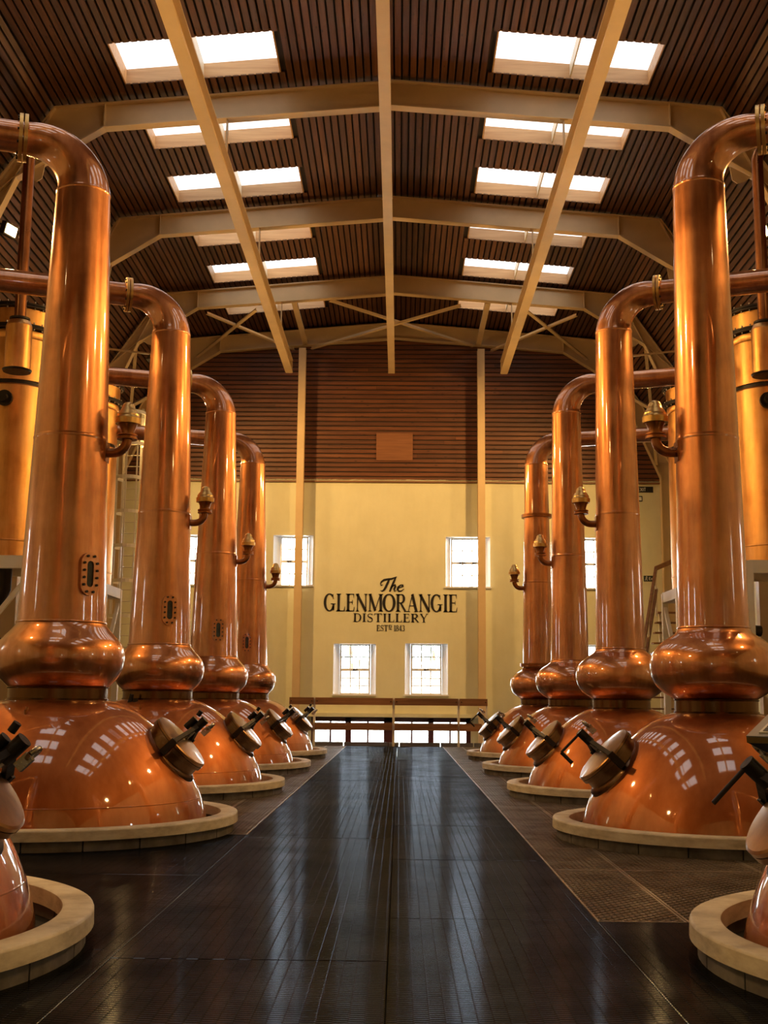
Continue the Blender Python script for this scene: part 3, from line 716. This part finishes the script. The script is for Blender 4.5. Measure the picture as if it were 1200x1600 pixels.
b = MB(); MB.cyl(b, .016, 0, .003, 10, Matrix.Translation((6.885,-.001,4.632)) @ Matrix.Rotation(math.pi/2, 4, 'X'))
for a, c in (((6.88,4.61),(6.87,4.57)),((6.87,4.57),(6.90,4.55)),((6.90,4.55),(6.895,4.52)),((6.87,4.57),(6.85,4.54)),((6.85,4.54),(6.83,4.54)),((6.88,4.605),(6.91,4.59)),((6.88,4.605),(6.85,4.59))): ribbon(b, [a, c], .014, t=.003)
b.build('pictogram', M['sign_white'], sg3)

# ================================================================== RAILING AT THE DECK EDGE
RL = thing('deck_railing', 'timber railing with cream posts across the far end of the walkway', 'railing', (0, 30.72, 0))
def rx(px): return -2.815+(px-451.7)*(2.247+2.815)/(763-451.7)
for px in (491, 615.7, 717.8): MB().box(rx(px)-.03, rx(px)+.03, -.03, .03, 0, 1.22).build('post', M['white_steel'], RL)
for px in (452.6, 762): MB().box(rx(px)-.02, rx(px)+.02, -.03, .03, 0, 1.2).build('post', M['white_steel'], RL)
for a, b_ in ((451.7,490),(492.5,614.3),(617.5,717),(719.3,763)):
    o = MB().box(rx(a), rx(b_), -.065, -.03, 1.035, 1.215).build('top_rail', M['rail'], RL)
    for q in (a+3, b_-3): MB().cyl(.016, 0, .012, 10, Matrix.Translation((rx(q), -.065, 1.125)) @ Matrix.Rotation(math.pi/2, 4, 'X')).build('bolt', M['iron'], o)
for a, b_ in ((462,490),(492,613.5),(617.5,716.8),(719.3,754)):
    MB().box(rx(a), rx(b_), -.065, -.03, .40, .585).build('lower_rail', M['rail'], RL)

# ================================================================== STILLS
NS = 96
def still_proto(row):
    lft = row == 'L'; s = 1 if lft else -1           # aisle is towards +x for the left row
    k = 1.0
    rn, rt, zn, zt_ = (.4045, .26, 1.87, 6.10) if lft else (.3172, .242, 1.86, 6.11)
    rb, zb, rc, zc0, zc1 = (.592, 1.57, .447, 1.17, 1.285) if lft else (.578, 1.55, .363, 1.105, 1.225)
    rp = 1.41 if lft else 1.235
    root = inst('pot_still', None); tag(root, 'x', 'pot still', 'copper pot stills')
    # pot
    if lft: prof = [(.447,1.17),(.50,1.160),(.60,1.125),(.72,1.065),(.85,.975),(.98,.86),(1.10,.725),(1.20,.585),(1.28,.44),(1.34,.30),(1.38,.17),(1.40,.05),(1.405,-.2)]
    else: prof = [(.363,1.105),(.42,1.093),(.52,1.05),(.63,.985),(.75,.89),(.86,.775),(.96,.645),(1.05,.51),(1.12,.38),(1.175,.25),(1.21,.13),(1.228,.02),(1.232,-.2)]
    pr = prof[::-1]
    # refine by Catmull-Rom
    def cr(p, n=4):
        out = []
        for i in range(len(p)-1):
            p0, p1, p2, p3 = p[max(i-1,0)], p[i], p[i+1], p[min(i+2,len(p)-1)]
            for j in range(n):
                t = j/n; out.append(tuple(.5*((2*b)+(-a+c)*t+(2*a-5*b+4*c-d)*t*t+(-a+3*b-3*c+d)*t**3) for a, b, c, d in zip(p0,p1,p2,p3)))
        return out+[p[-1]]
    MB().lathe(cr(pr), NS).build('pot', M['copper_pot'], root)
    # seam on the pot
    zsm = .30; rsm = [r for r, z_ in cr(pr) if z_ >= zsm][0]
    MB().lathe([(rsm+.001,zsm-.006),(rsm+.005,zsm),(rsm,zsm+.006)], NS).build('weld_seam', M['copper_pot'], root)
    # collar
    b = MB().lathe([[(rc+.012,zc0-.004),(rc+.014,zc0+.012)],[(rc+.014,zc0+.012),(rc+.002,zc0+.014)],[(rc+.002,zc0+.014),(rc+.002,zc1-.014)],[(rc+.002,zc1-.014),(rc+.014,zc1-.012),(rc+.014,zc1)],[(rc+.014,zc1),(rc-.02,zc1+.002)]], 64)
    b.build('collar', M['collar'], root)
    # boil ball
    if lft: bp = [(rc,zc1),(.475,1.31),(.525,1.36),(.565,1.43),(.588,1.51),(.592,1.575),(.580,1.64),(.548,1.70),(.505,1.75),(.458,1.80),(.425,1.84),(rn+.003,zn)]
    else: bp = [(rc,zc1),(.395,1.245),(.46,1.285),(.525,1.345),(.563,1.42),(.578,1.50),(.576,1.565),(.555,1.635),(.515,1.69),(.455,1.745),(.395,1.785),(.345,1.82),(rn+.003,zn)]
    MB().lathe(cr(bp), NS).build('boil_ball', M['copper'], root)
    # neck with seams
    zs1 = 3.62
    def rz_(z_): 
        t = (z_-zn)/(zt_-zn); return rn+(rt-rn)*t
    b = MB(); b.lathe([(rn+.006,zn-.004),(rn+.012,zn+.006),(rn+.006,zn+.016)], 64)
    b.lathe([(rz_(zn+(zt_-zn)*i/24), zn+(zt_-zn)*i/24) for i in range(25)], NS); nk = b.build('neck', M['copper'], root)
    for z_, e in ((zs1, .004), (zt_, .004)): MB().lathe([(rz_(z_)+.0,z_-.02),(rz_(z_)+e,z_-.006),(rz_(z_)+e,z_+.006),(rz_(z_),z_+.02)], 64).build('weld_seam', M['copper'], root)
    # swan neck bend and lyne arm: outwards and a little towards the camera
    dx, dy = (-3.24, -1.15) if lft else (3.14, -1.15)
    d = Vector((dx, dy, 0)).normalized(); Rb = .50; zc = zt_+Rb; rl = .155
    pts = []; rad = []
    for i in range(21):
        t = i/20*math.pi/2; pts.append(Vector((0,0,zt_))+d*Rb*(1-math.cos(t))+Vector((0,0,Rb*math.sin(t)))); rad.append(rt+(rl+.012-rt)*(i/20)**.9)
    pts.append(Vector((0,0,zc))+d*.60); rad.append(rl)
    MB().tube(pts, rad, 40).build('swan_neck', M['copper'], root)
    ln = math.hypot(dx, dy)-.35
    MB().tube([Vector((0,0,zc))+d*.60, Vector((0,0,zc+.0))+d*ln], rl, 40).build('lyne_arm', M['copper'], root)
    Mx = Matrix.Translation(Vector((0,0,zc))+d*.56) @ d.to_track_quat('Z','Y').to_matrix().to_4x4()
    for z0 in (0, .048):
        fl = MB().lathe([[(rl,z0),(.232,z0)],[(.232,z0),(.232,z0+.034)],[(.232,z0+.034),(rl,z0+.034)]], 40, Mx).build('pipe_flange', M['brass'], root)
        if z0 > 0:
            for i in range(10):
                a = i/10*2*math.pi; MB().cyl(.013, z0+.034, z0+.05, 6, Mx @ Matrix.Translation((.198*math.cos(a), .198*math.sin(a), 0))).build('bolt', M['iron'], fl)
    # relief valve on the aisle side
    zv = 3.50; rv = rz_(zv)
    e = MB(); pts = [Vector((rv-.03,0,0)), Vector((rv+.06,0,0))]+[Vector((rv+.06+.13*math.sin(t), 0, .13*(1-math.cos(t)))) for t in [math.pi/2*i/8 for i in range(1, 9)]]
    pts = [Vector((s*p.x, p.y, p.z+zv)) for p in pts]
    e.tube(pts, .045, 18); ve = e.build('valve_elbow', M['copper_dark'], root)
    b = MB().box(min(s*(rv-.05), s*(rv+.006)), max(s*(rv-.05), s*(rv+.006)), -.075, .075, zv-.09, zv+.10); b.build('patch_plate', M['copper_dark'], ve)
    vx = s*(rv+.19); Mt = Matrix.Translation((vx, 0, zv+.13))
    MB().lathe([[(.05,0),(.095,0)],[(.095,0),(.095,.022)],[(.095,.022),(.075,.026),(.075,.032),(.095,.036)],[(.095,.036),(.095,.05)],[(.095,.05),(.05,.05)]], 28, Mt).build('valve_flange', M['copper_dark'], ve)
    MB().lathe([(.062,.05),(.064,.08),(.078,.12),(.098,.165)], 28, Mt).build('valve_cup', M['copper_dark'], ve)
    MB().lathe([[(.09,.150),(.118,.150)],[(.118,.150),(.120,.205)],[(.120,.205),(.108,.210),(.106,.24)],[(.106,.24),(.092,.262),(.078,.285)],[(.078,.285),(.068,.288),(.062,.325),(.045,.352),(.02,.365),(0.001,.366)]], 28, Mt).build('valve_cap', M['brass'], ve)
    # hatch on the aisle side of the pot
    zh = .73 if lft else .66; crp = cr(pr)
    rh = min(crp, key=lambda q: abs(q[1]-zh))[0]
    phi = math.radians(4); tilt = math.radians(43)
    hx = Vector((s*math.cos(phi), -math.sin(phi), 0)); nrm = (hx*math.cos(tilt)+Vector((0,0,math.sin(tilt)))).normalized()
    tg = Vector((0,0,1)).cross(nrm).normalized(); sl = nrm.cross(tg).normalized()
    if tg.y > 0: tg = -tg; 
    sl = nrm.cross(tg).normalized()
    HM = Matrix.Translation(hx*rh+Vector((0,0,zh))) @ Matrix((tg, sl, nrm)).transposed().to_4x4()
    R0 = .27
    hn = MB().lathe([[(R0+.075,-.13),(R0+.055,-.05),(R0+.012,-.025)],[(R0+.012,-.025),(R0+.008,.045)],[(R0+.008,.045),(R0+.028,.05)],[(R0+.028,.05),(R0+.028,.085)],[(R0+.028,.085),(R0-.02,.086)]], 48, HM).build('hatch_neck', M['hatch'], root)
    MB().lathe([[(R0+.026,.089),(R0+.026,.112)],[(R0+.026,.112),(R0+.012,.120)],[(R0+.012,.120),(.22,.128),(.15,.134),(.07,.138),(.001,.139)]], 48, HM).build('hatch_lid', M['lid'], hn)
    for q in (-1, 1):
        y_ = MB(); y_.bar(HM @ Vector((q*(R0+.05),0,-.02)), HM @ Vector((q*(R0+.05),0,.14)), .045, .06, sl); y_.bar(HM @ Vector((q*(R0+.05),0,.12)), HM @ Vector((0,0,.31)), .036, .05, nrm); y_.build('yoke_bar', M['iron'], hn)
    MB().cyl(.04, .26, .40, 20, HM).build('screw_boss', M['iron'], hn)
    MB().cyl(.024, .15, .29, 14, HM).build('screw', M['steel'], hn)
    eb = MB(); eb.tube([HM @ Vector((.03+.034*math.cos(a), .085, .40+.034*math.sin(a))) for a in [2*math.pi*i/12 for i in range(13)]], .014, 8, False); eb.bar(HM @ Vector((.03,.085,.30)), HM @ Vector((.03,.085,.38)), .05, .035, tg); eb.build('eye_bolt', M['steel'], hn)
    if not lft:
        cl = MB(); cl.tube([HM @ Vector((0,0,.385)), HM @ Vector((.03,-.25,.40))], .012, 10); cl.build('crank_lever', M['iron'], hn); MB().tube([HM @ Vector((.03,-.25,.40)), HM @ Vector((.05,-.255,.27))], .017, 12).build('crank_grip', M['iron'], hn)
    else:
        cl = MB(); cl.tube([HM @ Vector((0,-.07,.34)), HM @ Vector((0,-.07,.22))], .03, 10); cl.tube([HM @ Vector((-.01,-.075,.37)), HM @ Vector((-.01,-.085,.42))], .022, 10); cl.build('clamp_nut', M['iron'], hn)
    # small gauge cocks on the shoulder of the pot
    if lft:
        b = MB(); b.cyl(.016, 0, .05, 10, Matrix.Translation((-.06,-.70,1.06))); b.cyl(.014, 0, .05, 10, Matrix.Translation((-.06,-.74,1.035))); b.build('gauge_cock', M['copper_dark'], root)
    return root, dict(rz=rz_, zn=zn)
def sight_glass(root, rz_, z_, ang):
    r = rz_(z_)
    def oval(w, h, n=10): return [(w*math.cos(t), h+w*math.sin(t)) for t in [math.pi*i/n for i in range(n+1)]]+[(-w*math.cos(t), -h-w*math.sin(t)) for t in [math.pi*i/n for i in range(n+1)]]
    def plate(ov, ovi, y0, y1):
        b = MB(); n = len(ov)
        vs = [(x, y0, z2) for x, z2 in ov]+[(x, y1, z2) for x, z2 in ov]+[(x, y0, z2) for x, z2 in ovi]+[(x, y1, z2) for x, z2 in ovi]
        fs = []
        for i in range(n):
            j = (i+1) % n; fs += [(i,j,j+n,i+n), (i+2*n, i+3*n, j+3*n, j+2*n), (i, i+2*n, j+2*n, j)]
        b.add(vs, fs); return b
    ob = plate(oval(.098,.10), oval(.035,.085), -r-.035, -r+.10)
    fr = ob.build('sight_glass_frame', M['copper'], root, (0,0,z_), ang)
    n = len(oval(.04,.085)); MB().add([(x, -r-.018, z2) for x, z2 in oval(.037,.085)], [tuple(range(n))]).build('glass', M['sight'], fr)
    pts = [(.068*sx_, zz) for zz in (-.10,-.033,.033,.10) for sx_ in (-1,1)]+[(.034*sx_, zz) for zz in (-.163,.163) for sx_ in (-1,1)]
    for x, zz in pts: MB().cyl(.013, 0, .016, 6, Matrix.Translation((x, -r-.034, zz)) @ Matrix.Rotation(math.pi/2, 4, 'X')).build('bolt', M['iron'], fr)
pL, iL = still_proto('L'); pR, iR = still_proto('R')
YL = [5.773, 11.05, 15.617, 20.184, 24.751]; YR = [5.708, 10.870, 15.470, 20.070, 24.670]
SL = [['copper still cut off by the left edge, only its hatch and lower dome in view', 'largest copper pot still on the left, with a full oval sight glass', 'second whole copper pot still on the left, behind the largest', 'third whole copper pot still on the left, between two others', 'farthest copper pot still on the left, beside the railing'],
      ['copper still cut off by the right edge, lever on its hatch below the lectern', 'largest copper pot still on the right, with a long crank on its hatch', 'second whole copper pot still on the right, behind the largest', 'third whole copper pot still on the right', 'farthest copper pot still on the right, with a flanged joint round its neck']]
STILLS = {}
for row, pro, X, Ys, li in (('L', pL, -3.158, YL, 0), ('R', pR, 2.857, YR, 1)):
    for i, yy in enumerate(Ys):
        o = pro if i == 0 else copy_tree(pro)
        o.location = (X, yy, 0); o['label'] = SL[li][i]; STILLS[row, i] = o
def drop(root, names):
    for c in list(root.children_recursive):
        if c.name.split('.')[0] in names: bpy.data.objects.remove(c)
bpy.context.view_layer.update()
drop(STILLS['R', 0], ('crank_grip',)); drop(STILLS['R', 2], ('crank_grip', 'crank_lever'))
for i, a in ((1, 41), (2, 63), (3, 72), (4, 86)): sight_glass(STILLS['L', i], iL['rz'], 2.31, math.radians(90-a))
r4 = STILLS['R', 4]
for z_ in (4.98, 1.875):
    r = iR['rz'](z_); MB().lathe([[(r-.01,z_),(r+.055,z_)],[(r+.055,z_),(r+.055,z_+.03)],[(r+.055,z_+.03),(r+.045,z_+.034),(r+.055,z_+.04)],[(r+.055,z_+.04),(r+.055,z_+.07)],[(r+.055,z_+.07),(r-.01,z_+.07)]], 48).build('neck_flange', M['copper_dark'], r4)
# kerb rings with their plinth blocks
KL = [['pale kerb ring round the still cut off at lower left', 'pale kerb ring under the largest still on the left', 'pale kerb ring under the second whole still on the left', 'pale kerb ring under the third whole still on the left', 'pale kerb ring under the farthest still on the left'],
      ['tan kerb ring round the still cut off at lower right', 'tan kerb ring under the largest still on the right', 'tan kerb ring under the second whole still on the right', 'tan kerb ring under the third whole still on the right', 'tan kerb ring under the farthest still on the right']]
for row, X, Ys, ro, ri, li in (('L', -3.158, YL, 1.68, 1.525, 0), ('R', 2.857, YR, 1.474, 1.325, 1)):
    NB = 22; bl = MB(); a0, a1 = .004, 2*math.pi/NB-.004
    for j in range(4):
        t0 = a0+(a1-a0)*j/4; t1 = a0+(a1-a0)*(j+1)/4; rs = (ri+.03, ro-.035)
        vs = [(r_*math.cos(t), r_*math.sin(t), z_) for z_ in (0, .085) for t in (t0, t1) for r_ in rs]
        bl.add(vs, [(0,2,6,4),(1,5,7,3),(4,6,7,5)]+([(0,4,5,1)] if j == 0 else [])+([(2,3,7,6)] if j == 3 else []))
    ble = bl.mesh('plinth_block', M['block'])
    # near-black disc added so the gap inside the kerb reads as shade
    gp_ = MB().lathe([(.9,.006),(ri+.04,.006)], 64).mesh('gap_shade', M['shade_black'])
    rm2 = MB().lathe([[(ri,.078),(ri,.165)],[(ri,.165),(ri+.012,.172),(ro-.014,.172),(ro-.004,.168),(ro,.158)],[(ro,.158),(ro+.002,.085)],[(ro+.002,.085),(ri,.078)]], 112).mesh('kerb', M['kerb'])
    for i, yy in enumerate(Ys):
        kr = thing('still_kerb', KL[li][i], 'kerb', (X, yy, 0), group='kerb rings round the stills')
        inst('kerb', rm2, kr); inst('gap_shade', gp_, kr)
        for j in range(NB): inst('plinth_block', ble, kr, rz=2*math.pi*j/NB)
# black lever cock on the second left still
b = MB(); b.bar((-.24,-.5,1.10), (-.22,-.52,1.23), .04, .03); b.bar((-.22,-.52,1.23), (-.26,-.52,1.10), .02, .04); b.cyl(.03, 0, .05, 12, Matrix.Translation((-.17,-.52,1.13))); b.build('lever_cock', M['iron'], STILLS['L', 2])

# ================================================================== CONDENSERS
def condenser(lab, X, Y, sx, slab):
    c = thing('condenser', lab, 'condenser', (X, Y, 0), group='copper condensers')
    MB().lathe([[(.01,3.38),(.585,3.38)],[(.585,3.38),(.59,3.62)],[(.59,3.62),(.605,3.635),(.59,3.65)],[(.59,3.65),(.59,6.16)],[(.59,6.16),(.56,6.19)]], 64).build('body', M['condenser'], c)
    MB().lathe([[(.555,6.19),(.555,6.25)]], 64).build('joint_groove', M['iron'], c)
    MB().lathe([[(.53,6.25),(.585,6.25)],[(.585,6.25),(.585,6.95)],[(.585,6.95),(.60,6.965),(.59,7.08)]], 64).build('upper_shell', M['condenser'], c)
    fm = MB()
    def flange(z_):
        f = MB().lathe([[(.55,z_),(.68,z_)],[(.68,z_),(.68,z_+.03)],[(.68,z_+.03),(.55,z_+.03)]], 64).build('flange', M['iron'], c)
        for i in range(28):
            a = 2*math.pi*i/28
            inst('bolt', BOLT, f, (.645*math.cos(a), .645*math.sin(a), z_-.03))
    flange(7.10); flange(7.13+.006)
    MB().lathe([[(.60,7.16),(.61,7.44)]], 64).build('cap_shell', M['condenser'], c)
    flange(7.45); flange(7.49)
    MB().lathe([[(.68,7.52),(.4,7.56),(.001,7.58)]], 48).build('top_plate', M['copper_dark'], c)
    b = MB().tube([(-sx*.12,-.3,7.55),(-sx*.12,-.3,7.70)], .045, 14); b.tube([(-sx*.12,-.3,7.70),(-sx*.16,-.33,7.74),(-sx*.14,-.35,7.79)], .035, 12); b.build('air_cock', M['brass'], c)
    # gauge tube on the aisle-facing side
    a = math.radians(100 if sx > 0 else 78); gx_, gy_ = .64*math.cos(a), -.64*math.sin(a)
    b = MB().tube([(gx_,gy_,6.38),(gx_,gy_,6.96)], .012, 8)
    for zz in (6.42, 6.92): b.bar((gx_*.9,gy_*.9,zz), (gx_*1.12,gy_*1.12,zz), .03, .03); b.bar((gx_-.08,gy_,zz), (gx_+.08,gy_,zz), .02, .02)
    b.build('gauge_tube', M['iron'], c)
    b = MB().cyl(.13, 0, .05, 20, Matrix.Translation((gx_*.93-.1,gy_*.93,5.92)) @ Matrix.Rotation(math.pi/2, 4, 'X')); b.cyl(.08, 0, .14, 20, Matrix.Translation((gx_*.93-.1,gy_*.93,5.92)) @ Matrix.Rotation(math.pi/2, 4, 'X')); b.build('inspection_port', M['iron'], c)
    st = thing('condenser_stand', slab, 'steel stand', (X, Y, 0), group='condenser stands')
    q = .62
    for px_, py_ in ((-q,-q),(q,-q),(-q,q),(q,q)):
        b = MB().box(px_-.06, px_+.06, py_-.06, py_+.06, .012, 3.36); b.box(px_-.12, px_+.12, py_-.12, py_+.12, 0, .012); b.build('leg', M['white_steel'], st)
    for a0, a1 in (((-q,-q),(q,-q)),((-q,q),(q,q)),((-q,-q),(-q,q)),((q,-q),(q,q))): MB().bar((a0[0],a0[1],3.27), (a1[0],a1[1],3.27), .1, .2).build('top_beam', M['white_steel'], st)
    for a0, a1 in (((-q,-q),(q,-q)),((-sx*q,-q),(-sx*q,q))):
        MB().bar((a0[0],a0[1],1.5), (a1[0],a1[1],3.1), .07, .07).build('diagonal_brace', M['white_steel'], st); MB().bar((a1[0],a1[1],.3), (a0[0],a0[1],1.5), .05, .05).build('diagonal_brace', M['white_steel'], st)
    b = MB().tube([(0,0,3.38),(0,0,2.9),(sx*.15,.2,2.65),(sx*1.2,.3,2.6)], .11, 14); b.tube([(-.9,-.1,2.05),(.9,-.1,2.05)], .06, 12); b.tube([(-.9,.2,1.6),(.9,.2,1.6)], .04, 12)
    b.build('pipework', M['iron'], c)
BOLT = MB().cyl(.014, 0, .10, 6).mesh('bolt', M['steel'])
condenser('tall copper condenser at the left edge behind the largest left still', -3.158-3.24, 20.184-1.15, -1, 'cream steel stand under the condenser at the left edge')
condenser('copper condenser farther back on the left, glimpsed beside the caged ladder', -3.158-3.24, 24.751-1.15, -1, 'cream steel stand under the condenser beside the caged ladder')
condenser('tall copper condenser at the right edge behind the largest right still', 2.857+3.14, 20.07-1.15, 1, 'cream steel stand under the condenser at the right edge')
condenser('copper condenser farther back on the right, glimpsed beside the stair rail', 2.857+3.14, 24.67-1.15, 1, 'cream steel stand under the condenser beside the stair rail')
# vertical vent pipes with drums, hung from the roof
for X, lab in ((-5.72, 'dark copper vent pipe ending in a drum at the left edge'), (5.37, 'dark copper vent pipe ending in a drum at the right edge')):
    Y = 17.0; v = thing('vent_pipe', lab, 'pipe', (X, Y, 5.95))
    so = 1 if X > XC else -1
    MB().tube([(0,0,.80),(0,0,3.35)]+[(so*.3*(1-math.cos(t)),0,3.35+.3*math.sin(t)) for t in [math.pi/16*i for i in range(1,9)]]+[(so*1.15,0,3.65)], .085, 24).build('pipe', M['copper_dark'], v)
    MB().lathe([[(.05,.80),(.15,.80)],[(.15,.80),(.15,.83)],[(.15,.83),(.05,.84)]], 32).build('pipe_flange', M['iron'], v)
    MB().lathe([[(.19,.04),(.19,.70)],[(.19,.70),(.16,.78),(.09,.80)]], 40).build('drum', M['condenser'], v)
    MB().lathe([[(.001,.0),(.20,.0)],[(.20,.0),(.215,.03)],[(.215,.03),(.19,.04)]], 40).build('drum_base', M['iron'], v)

# ================================================================== LADDER, STAIR RAIL, LECTERN
lad = thing('caged_ladder', 'cream steel ladder with safety cage hoops by the left end of the gable', 'ladder', (-6.95, 30.0, 0))
for x in (-.22, .22): MB().box(x-.03, x+.03, -.015, .015, .0, 8.6).build('stile', M['white_steel'], lad)
for i in range(28): MB().tube([(-.2,0,.4+i*.29), (.2,0,.4+i*.29)], .013, 8).build('rung', M['white_steel'], lad)
hoop = [3.18, 4.06, 4.94, 5.82, 6.70, 7.58, 8.4]
for z_ in hoop:
    b = MB(); pts = [(-.22,0)]+[(.36*math.cos(t), -.30-.36*math.sin(t)) for t in [math.pi-math.pi*i/12 for i in range(13)]]+[(.22,0)]
    for p, q in zip(pts[:-1], pts[1:]): b.bar((p[0],p[1],z_), (q[0],q[1],z_), .012, .085)
    b.build('cage_hoop', M['white_steel'], lad)
for a in (0, 45, 90, 135, 180):
    x, y_ = .35*math.cos(math.radians(a)), -.30-.35*math.sin(math.radians(a)); MB().box(x-.02, x+.02, y_-.006, y_+.006, hoop[0], hoop[-1]).build('cage_strap', M['white_steel'], lad)
stt = thing('stair', 'stair with brown timber handrails climbing beside the right gable corner', 'stair', (6.9, 30.35, 0))
A0, A1 = Vector((-.45,.0,1.75)), Vector((.0,2.7,4.65))
for off in (0, -.55):
    o = off; p0 = Vector((-.95,-.6,1.9+o)); p1 = Vector((-.04,1.4,4.72+o))
    MB().bar(p0, p1, .06, .12).build('handrail', M['rail'], stt)
MB().bar((-.04,1.4,4.72), (.55,1.7,4.98), .06, .12).build('handrail', M['rail'], stt)
for t in (0.05, .5, .97):
    p = Vector((-.95,-.6,1.9)).lerp(Vector((-.04,1.4,4.72)), t); MB().box(p.x-.025, p.x+.025, p.y-.025, p.y+.025, p.z-1.2, p.z).build('baluster', M['white_steel'], stt)
for i in range(11):
    t = i/10; p = Vector((-.95,-.6,.75)).lerp(Vector((-.04,1.4,3.55)), t); MB().box(p.x, p.x+.8, p.y-.14, p.y+.14, p.z-.04, p.z).build('tread', M['rail'], stt)
MB().bar((-.1,-.6,.65), (.76,1.4,3.4), .05, .25).build('stringer', M['white_steel'], stt)
MB().box(-.97, -.87, -.7, -.6, 0, .85).build('newel', M['white_steel'], stt)
MB().box(.0, .1, 1.35, 1.45, 0, 3.5).build('newel', M['white_steel'], stt)

lec = thing('lectern', 'grey lectern with a printed notice cut off by the right edge', 'lectern', (1.147, 4.0, 0), math.radians(-32))
TL = math.radians(14)
LM = Matrix.Translation((0,0,1.098)) @ Matrix.Rotation(TL, 4, 'X')
def lbox(x0, x1, y0, y1, z0, z1):
    b = MB().box(x0, x1, y0, y1, z0, z1); b.v = [tuple(LM @ Vector(v)) for v in b.v]; return b
lbox(0, .62, 0, .46, -.004, 0).build('top_sheet', M['grey_panel'], lec)
lbox(0, .62, 0, .46, -.024, -.004).build('edge_band', M['brass'], lec)
b = MB(); vs = [(0,0,-.022),(.62,0,-.022),(.62,.46,-.022),(0,.46,-.022),(.05,.05,-.07),(.57,.05,-.07),(.57,.41,-.07),(.05,.41,-.07)]
b.add([LM @ Vector(v) for v in vs], [(0,1,5,4),(1,2,6,5),(2,3,7,6),(3,0,4,7),(7,6,5,4)]); b.build('tray', M['iron'], lec)
nt_ = lbox(.035, .57, .03, .42, .0, .006).build('notice', M['sign_white'], lec)
for i in range(7):
    for j in range(3):
        if (i, j) in ((1, 1), (4, 2)): continue
        lbox(.045+j*.17, .045+j*.17+.155, .04+i*.052, .04+i*.052+.044, .006, .0075).build('printed_block', M['black'], nt_)
MB().tube([(.34,.24,.02), (.34,.24,1.06)], .04, 20).build('pedestal', M['iron'], lec)
MB().lathe([[(.001,.02),(.0,.02)],[(.18,.0),(.18,.015)],[(.18,.015),(.04,.03)]], 32, Matrix.Translation((.34,.24,0))).build('foot', M['iron'], lec)

# ================================================================== FLOODLIGHTS
def flood(pos, aim, watt, lab, spot=140, rad=.16):
    p = Vector(pos); d = (Vector(aim)-p).normalized(); q = d.to_track_quat('-Z', 'Y')
    f = thing('floodlight', lab, 'lamp', pos, group='floodlights'); 
    R = q.to_matrix().to_4x4()
    b = MB(); b.box(-.16, .16, -.11, .11, .02, .12); b.v = [tuple(R @ Vector(v)) for v in b.v]; b.build('housing', M['iron'], f)
    b = MB(); b.box(-.13, .13, -.08, .08, .012, .02); b.v = [tuple(R @ Vector(v)) for v in b.v]; b.build('lens', M['lamp_lens'], f)
    sx = 1 if p.x > XC else -1; wall = XC+sx*min(roofh(p.z+.25)-.45, 7.62)
    MB().bar((0,0,.1), (wall-p.x, 0, .25), .04, .04).build('bracket', M['frame'], f)
    l = bpy.data.lights.new('floodlight_beam', 'SPOT'); l.energy = watt; l.color = WARM; l.spot_size = math.radians(spot); l.spot_blend = .9; l.shadow_soft_size = rad
    lo = bpy.data.objects.new('beam', l); COL.objects.link(lo); lo.parent = f; lo.location = d*.05; lo.rotation_euler = q.to_euler()
    return f
for sx, nm in ((-1, 'left'), (1, 'right')):
    for i, yy in enumerate((5.4, 10.25, 15.1, 19.3, 24.85, 29.7)):
        px_ = XC+sx*(6.42 if i == 3 else 6.7); pz_ = 9.1 if i == 3 else 7.9
        lab = ['behind the camera on the %s', 'above the cut-off still on the %s', 'above the largest still on the %s', 'glowing at the %s edge beside the vent pipe', 'on the second roof frame at %s', 'on the third roof frame at %s'][i] % nm
        flood((px_, yy, pz_), (XC-sx*1.0, yy-2.6, 6.9), FLOOD_W, 'warm floodlight ' + lab)
    flood((XC+sx*5.6, 27.4, 9.2), (XC+sx*1.5, 33, 5.0), WALL_WASH_W, 'warm floodlight aimed at the gable wall from the %s' % nm, 100)

# ================================================================== OUTSIDE
tag(MB().box(-60, 60, 33.6, 90, -3.6, -3.4).build('ground', M['ground']), kind='structure')
nb = thing('neighbouring_building', 'pale stone building seen through the lower gable windows', 'building', (0, 46, -3.4))
MB().box(-12, 12, 0, 8, 0, 5.6).build('wall', M['stone'], nb)
b = MB(); b.prism([(-12.4,5.5),(12.4,5.5),(12.4,5.7),(-12.4,5.7)], -.4, .1); b.build('eaves', M['block'], nb)
for x in (-6, -1.2, 1.1, 5.5):
    w = MB().box(x-.5, x+.5, -.06, .05, 1.2, 2.6).build('window', M['white'], nb); MB().box(x-.42, x+.42, -.07, -.055, 1.28, 2.52).build('pane', M['sight'], w)
def tree(x, y_, h, r, lab):
    t = thing('garden_tree', lab, 'tree', (x, y_, -3.4), group='trees outside the gable')
    MB().tube([(0,0,0),(.1,0,h*.5),(0,.1,h*.8)], [.25,.18,.08], 10).build('trunk', M['rail'], t)
    b = MB(); rnd = random.Random(int(x*10)+3)
    for i in range(750):
        a, ph, rad = rnd.uniform(0, 6.283), math.acos(rnd.uniform(-1, 1)), r*rnd.uniform(.3, 1)**.6
        c = Vector((rad*math.cos(a)*math.sin(ph), rad*math.sin(a)*math.sin(ph), h*.72+rad*.9*math.cos(ph)))
        u = Vector((rnd.uniform(-1,1), rnd.uniform(-1,1), rnd.uniform(-1,1))).normalized()*.22; v = u.cross(Vector((rnd.uniform(-1,1), .3, rnd.uniform(-1,1)))).normalized()*.12
        b.add([c-u, c+v, c+u, c-v], [(0,1,2,3)])
    o = b.build('foliage', M['leaf'], t); o['kind'] = 'stuff'
tree(4.7, 58, 12, 2.2, 'green tree seen through the upper right gable window'); tree(-2.4, 58, 9, 2.2, 'green tree seen through the lower left gable window'); tree(1.8, 64, 9, 2.2, 'green tree seen through the lower right gable window')
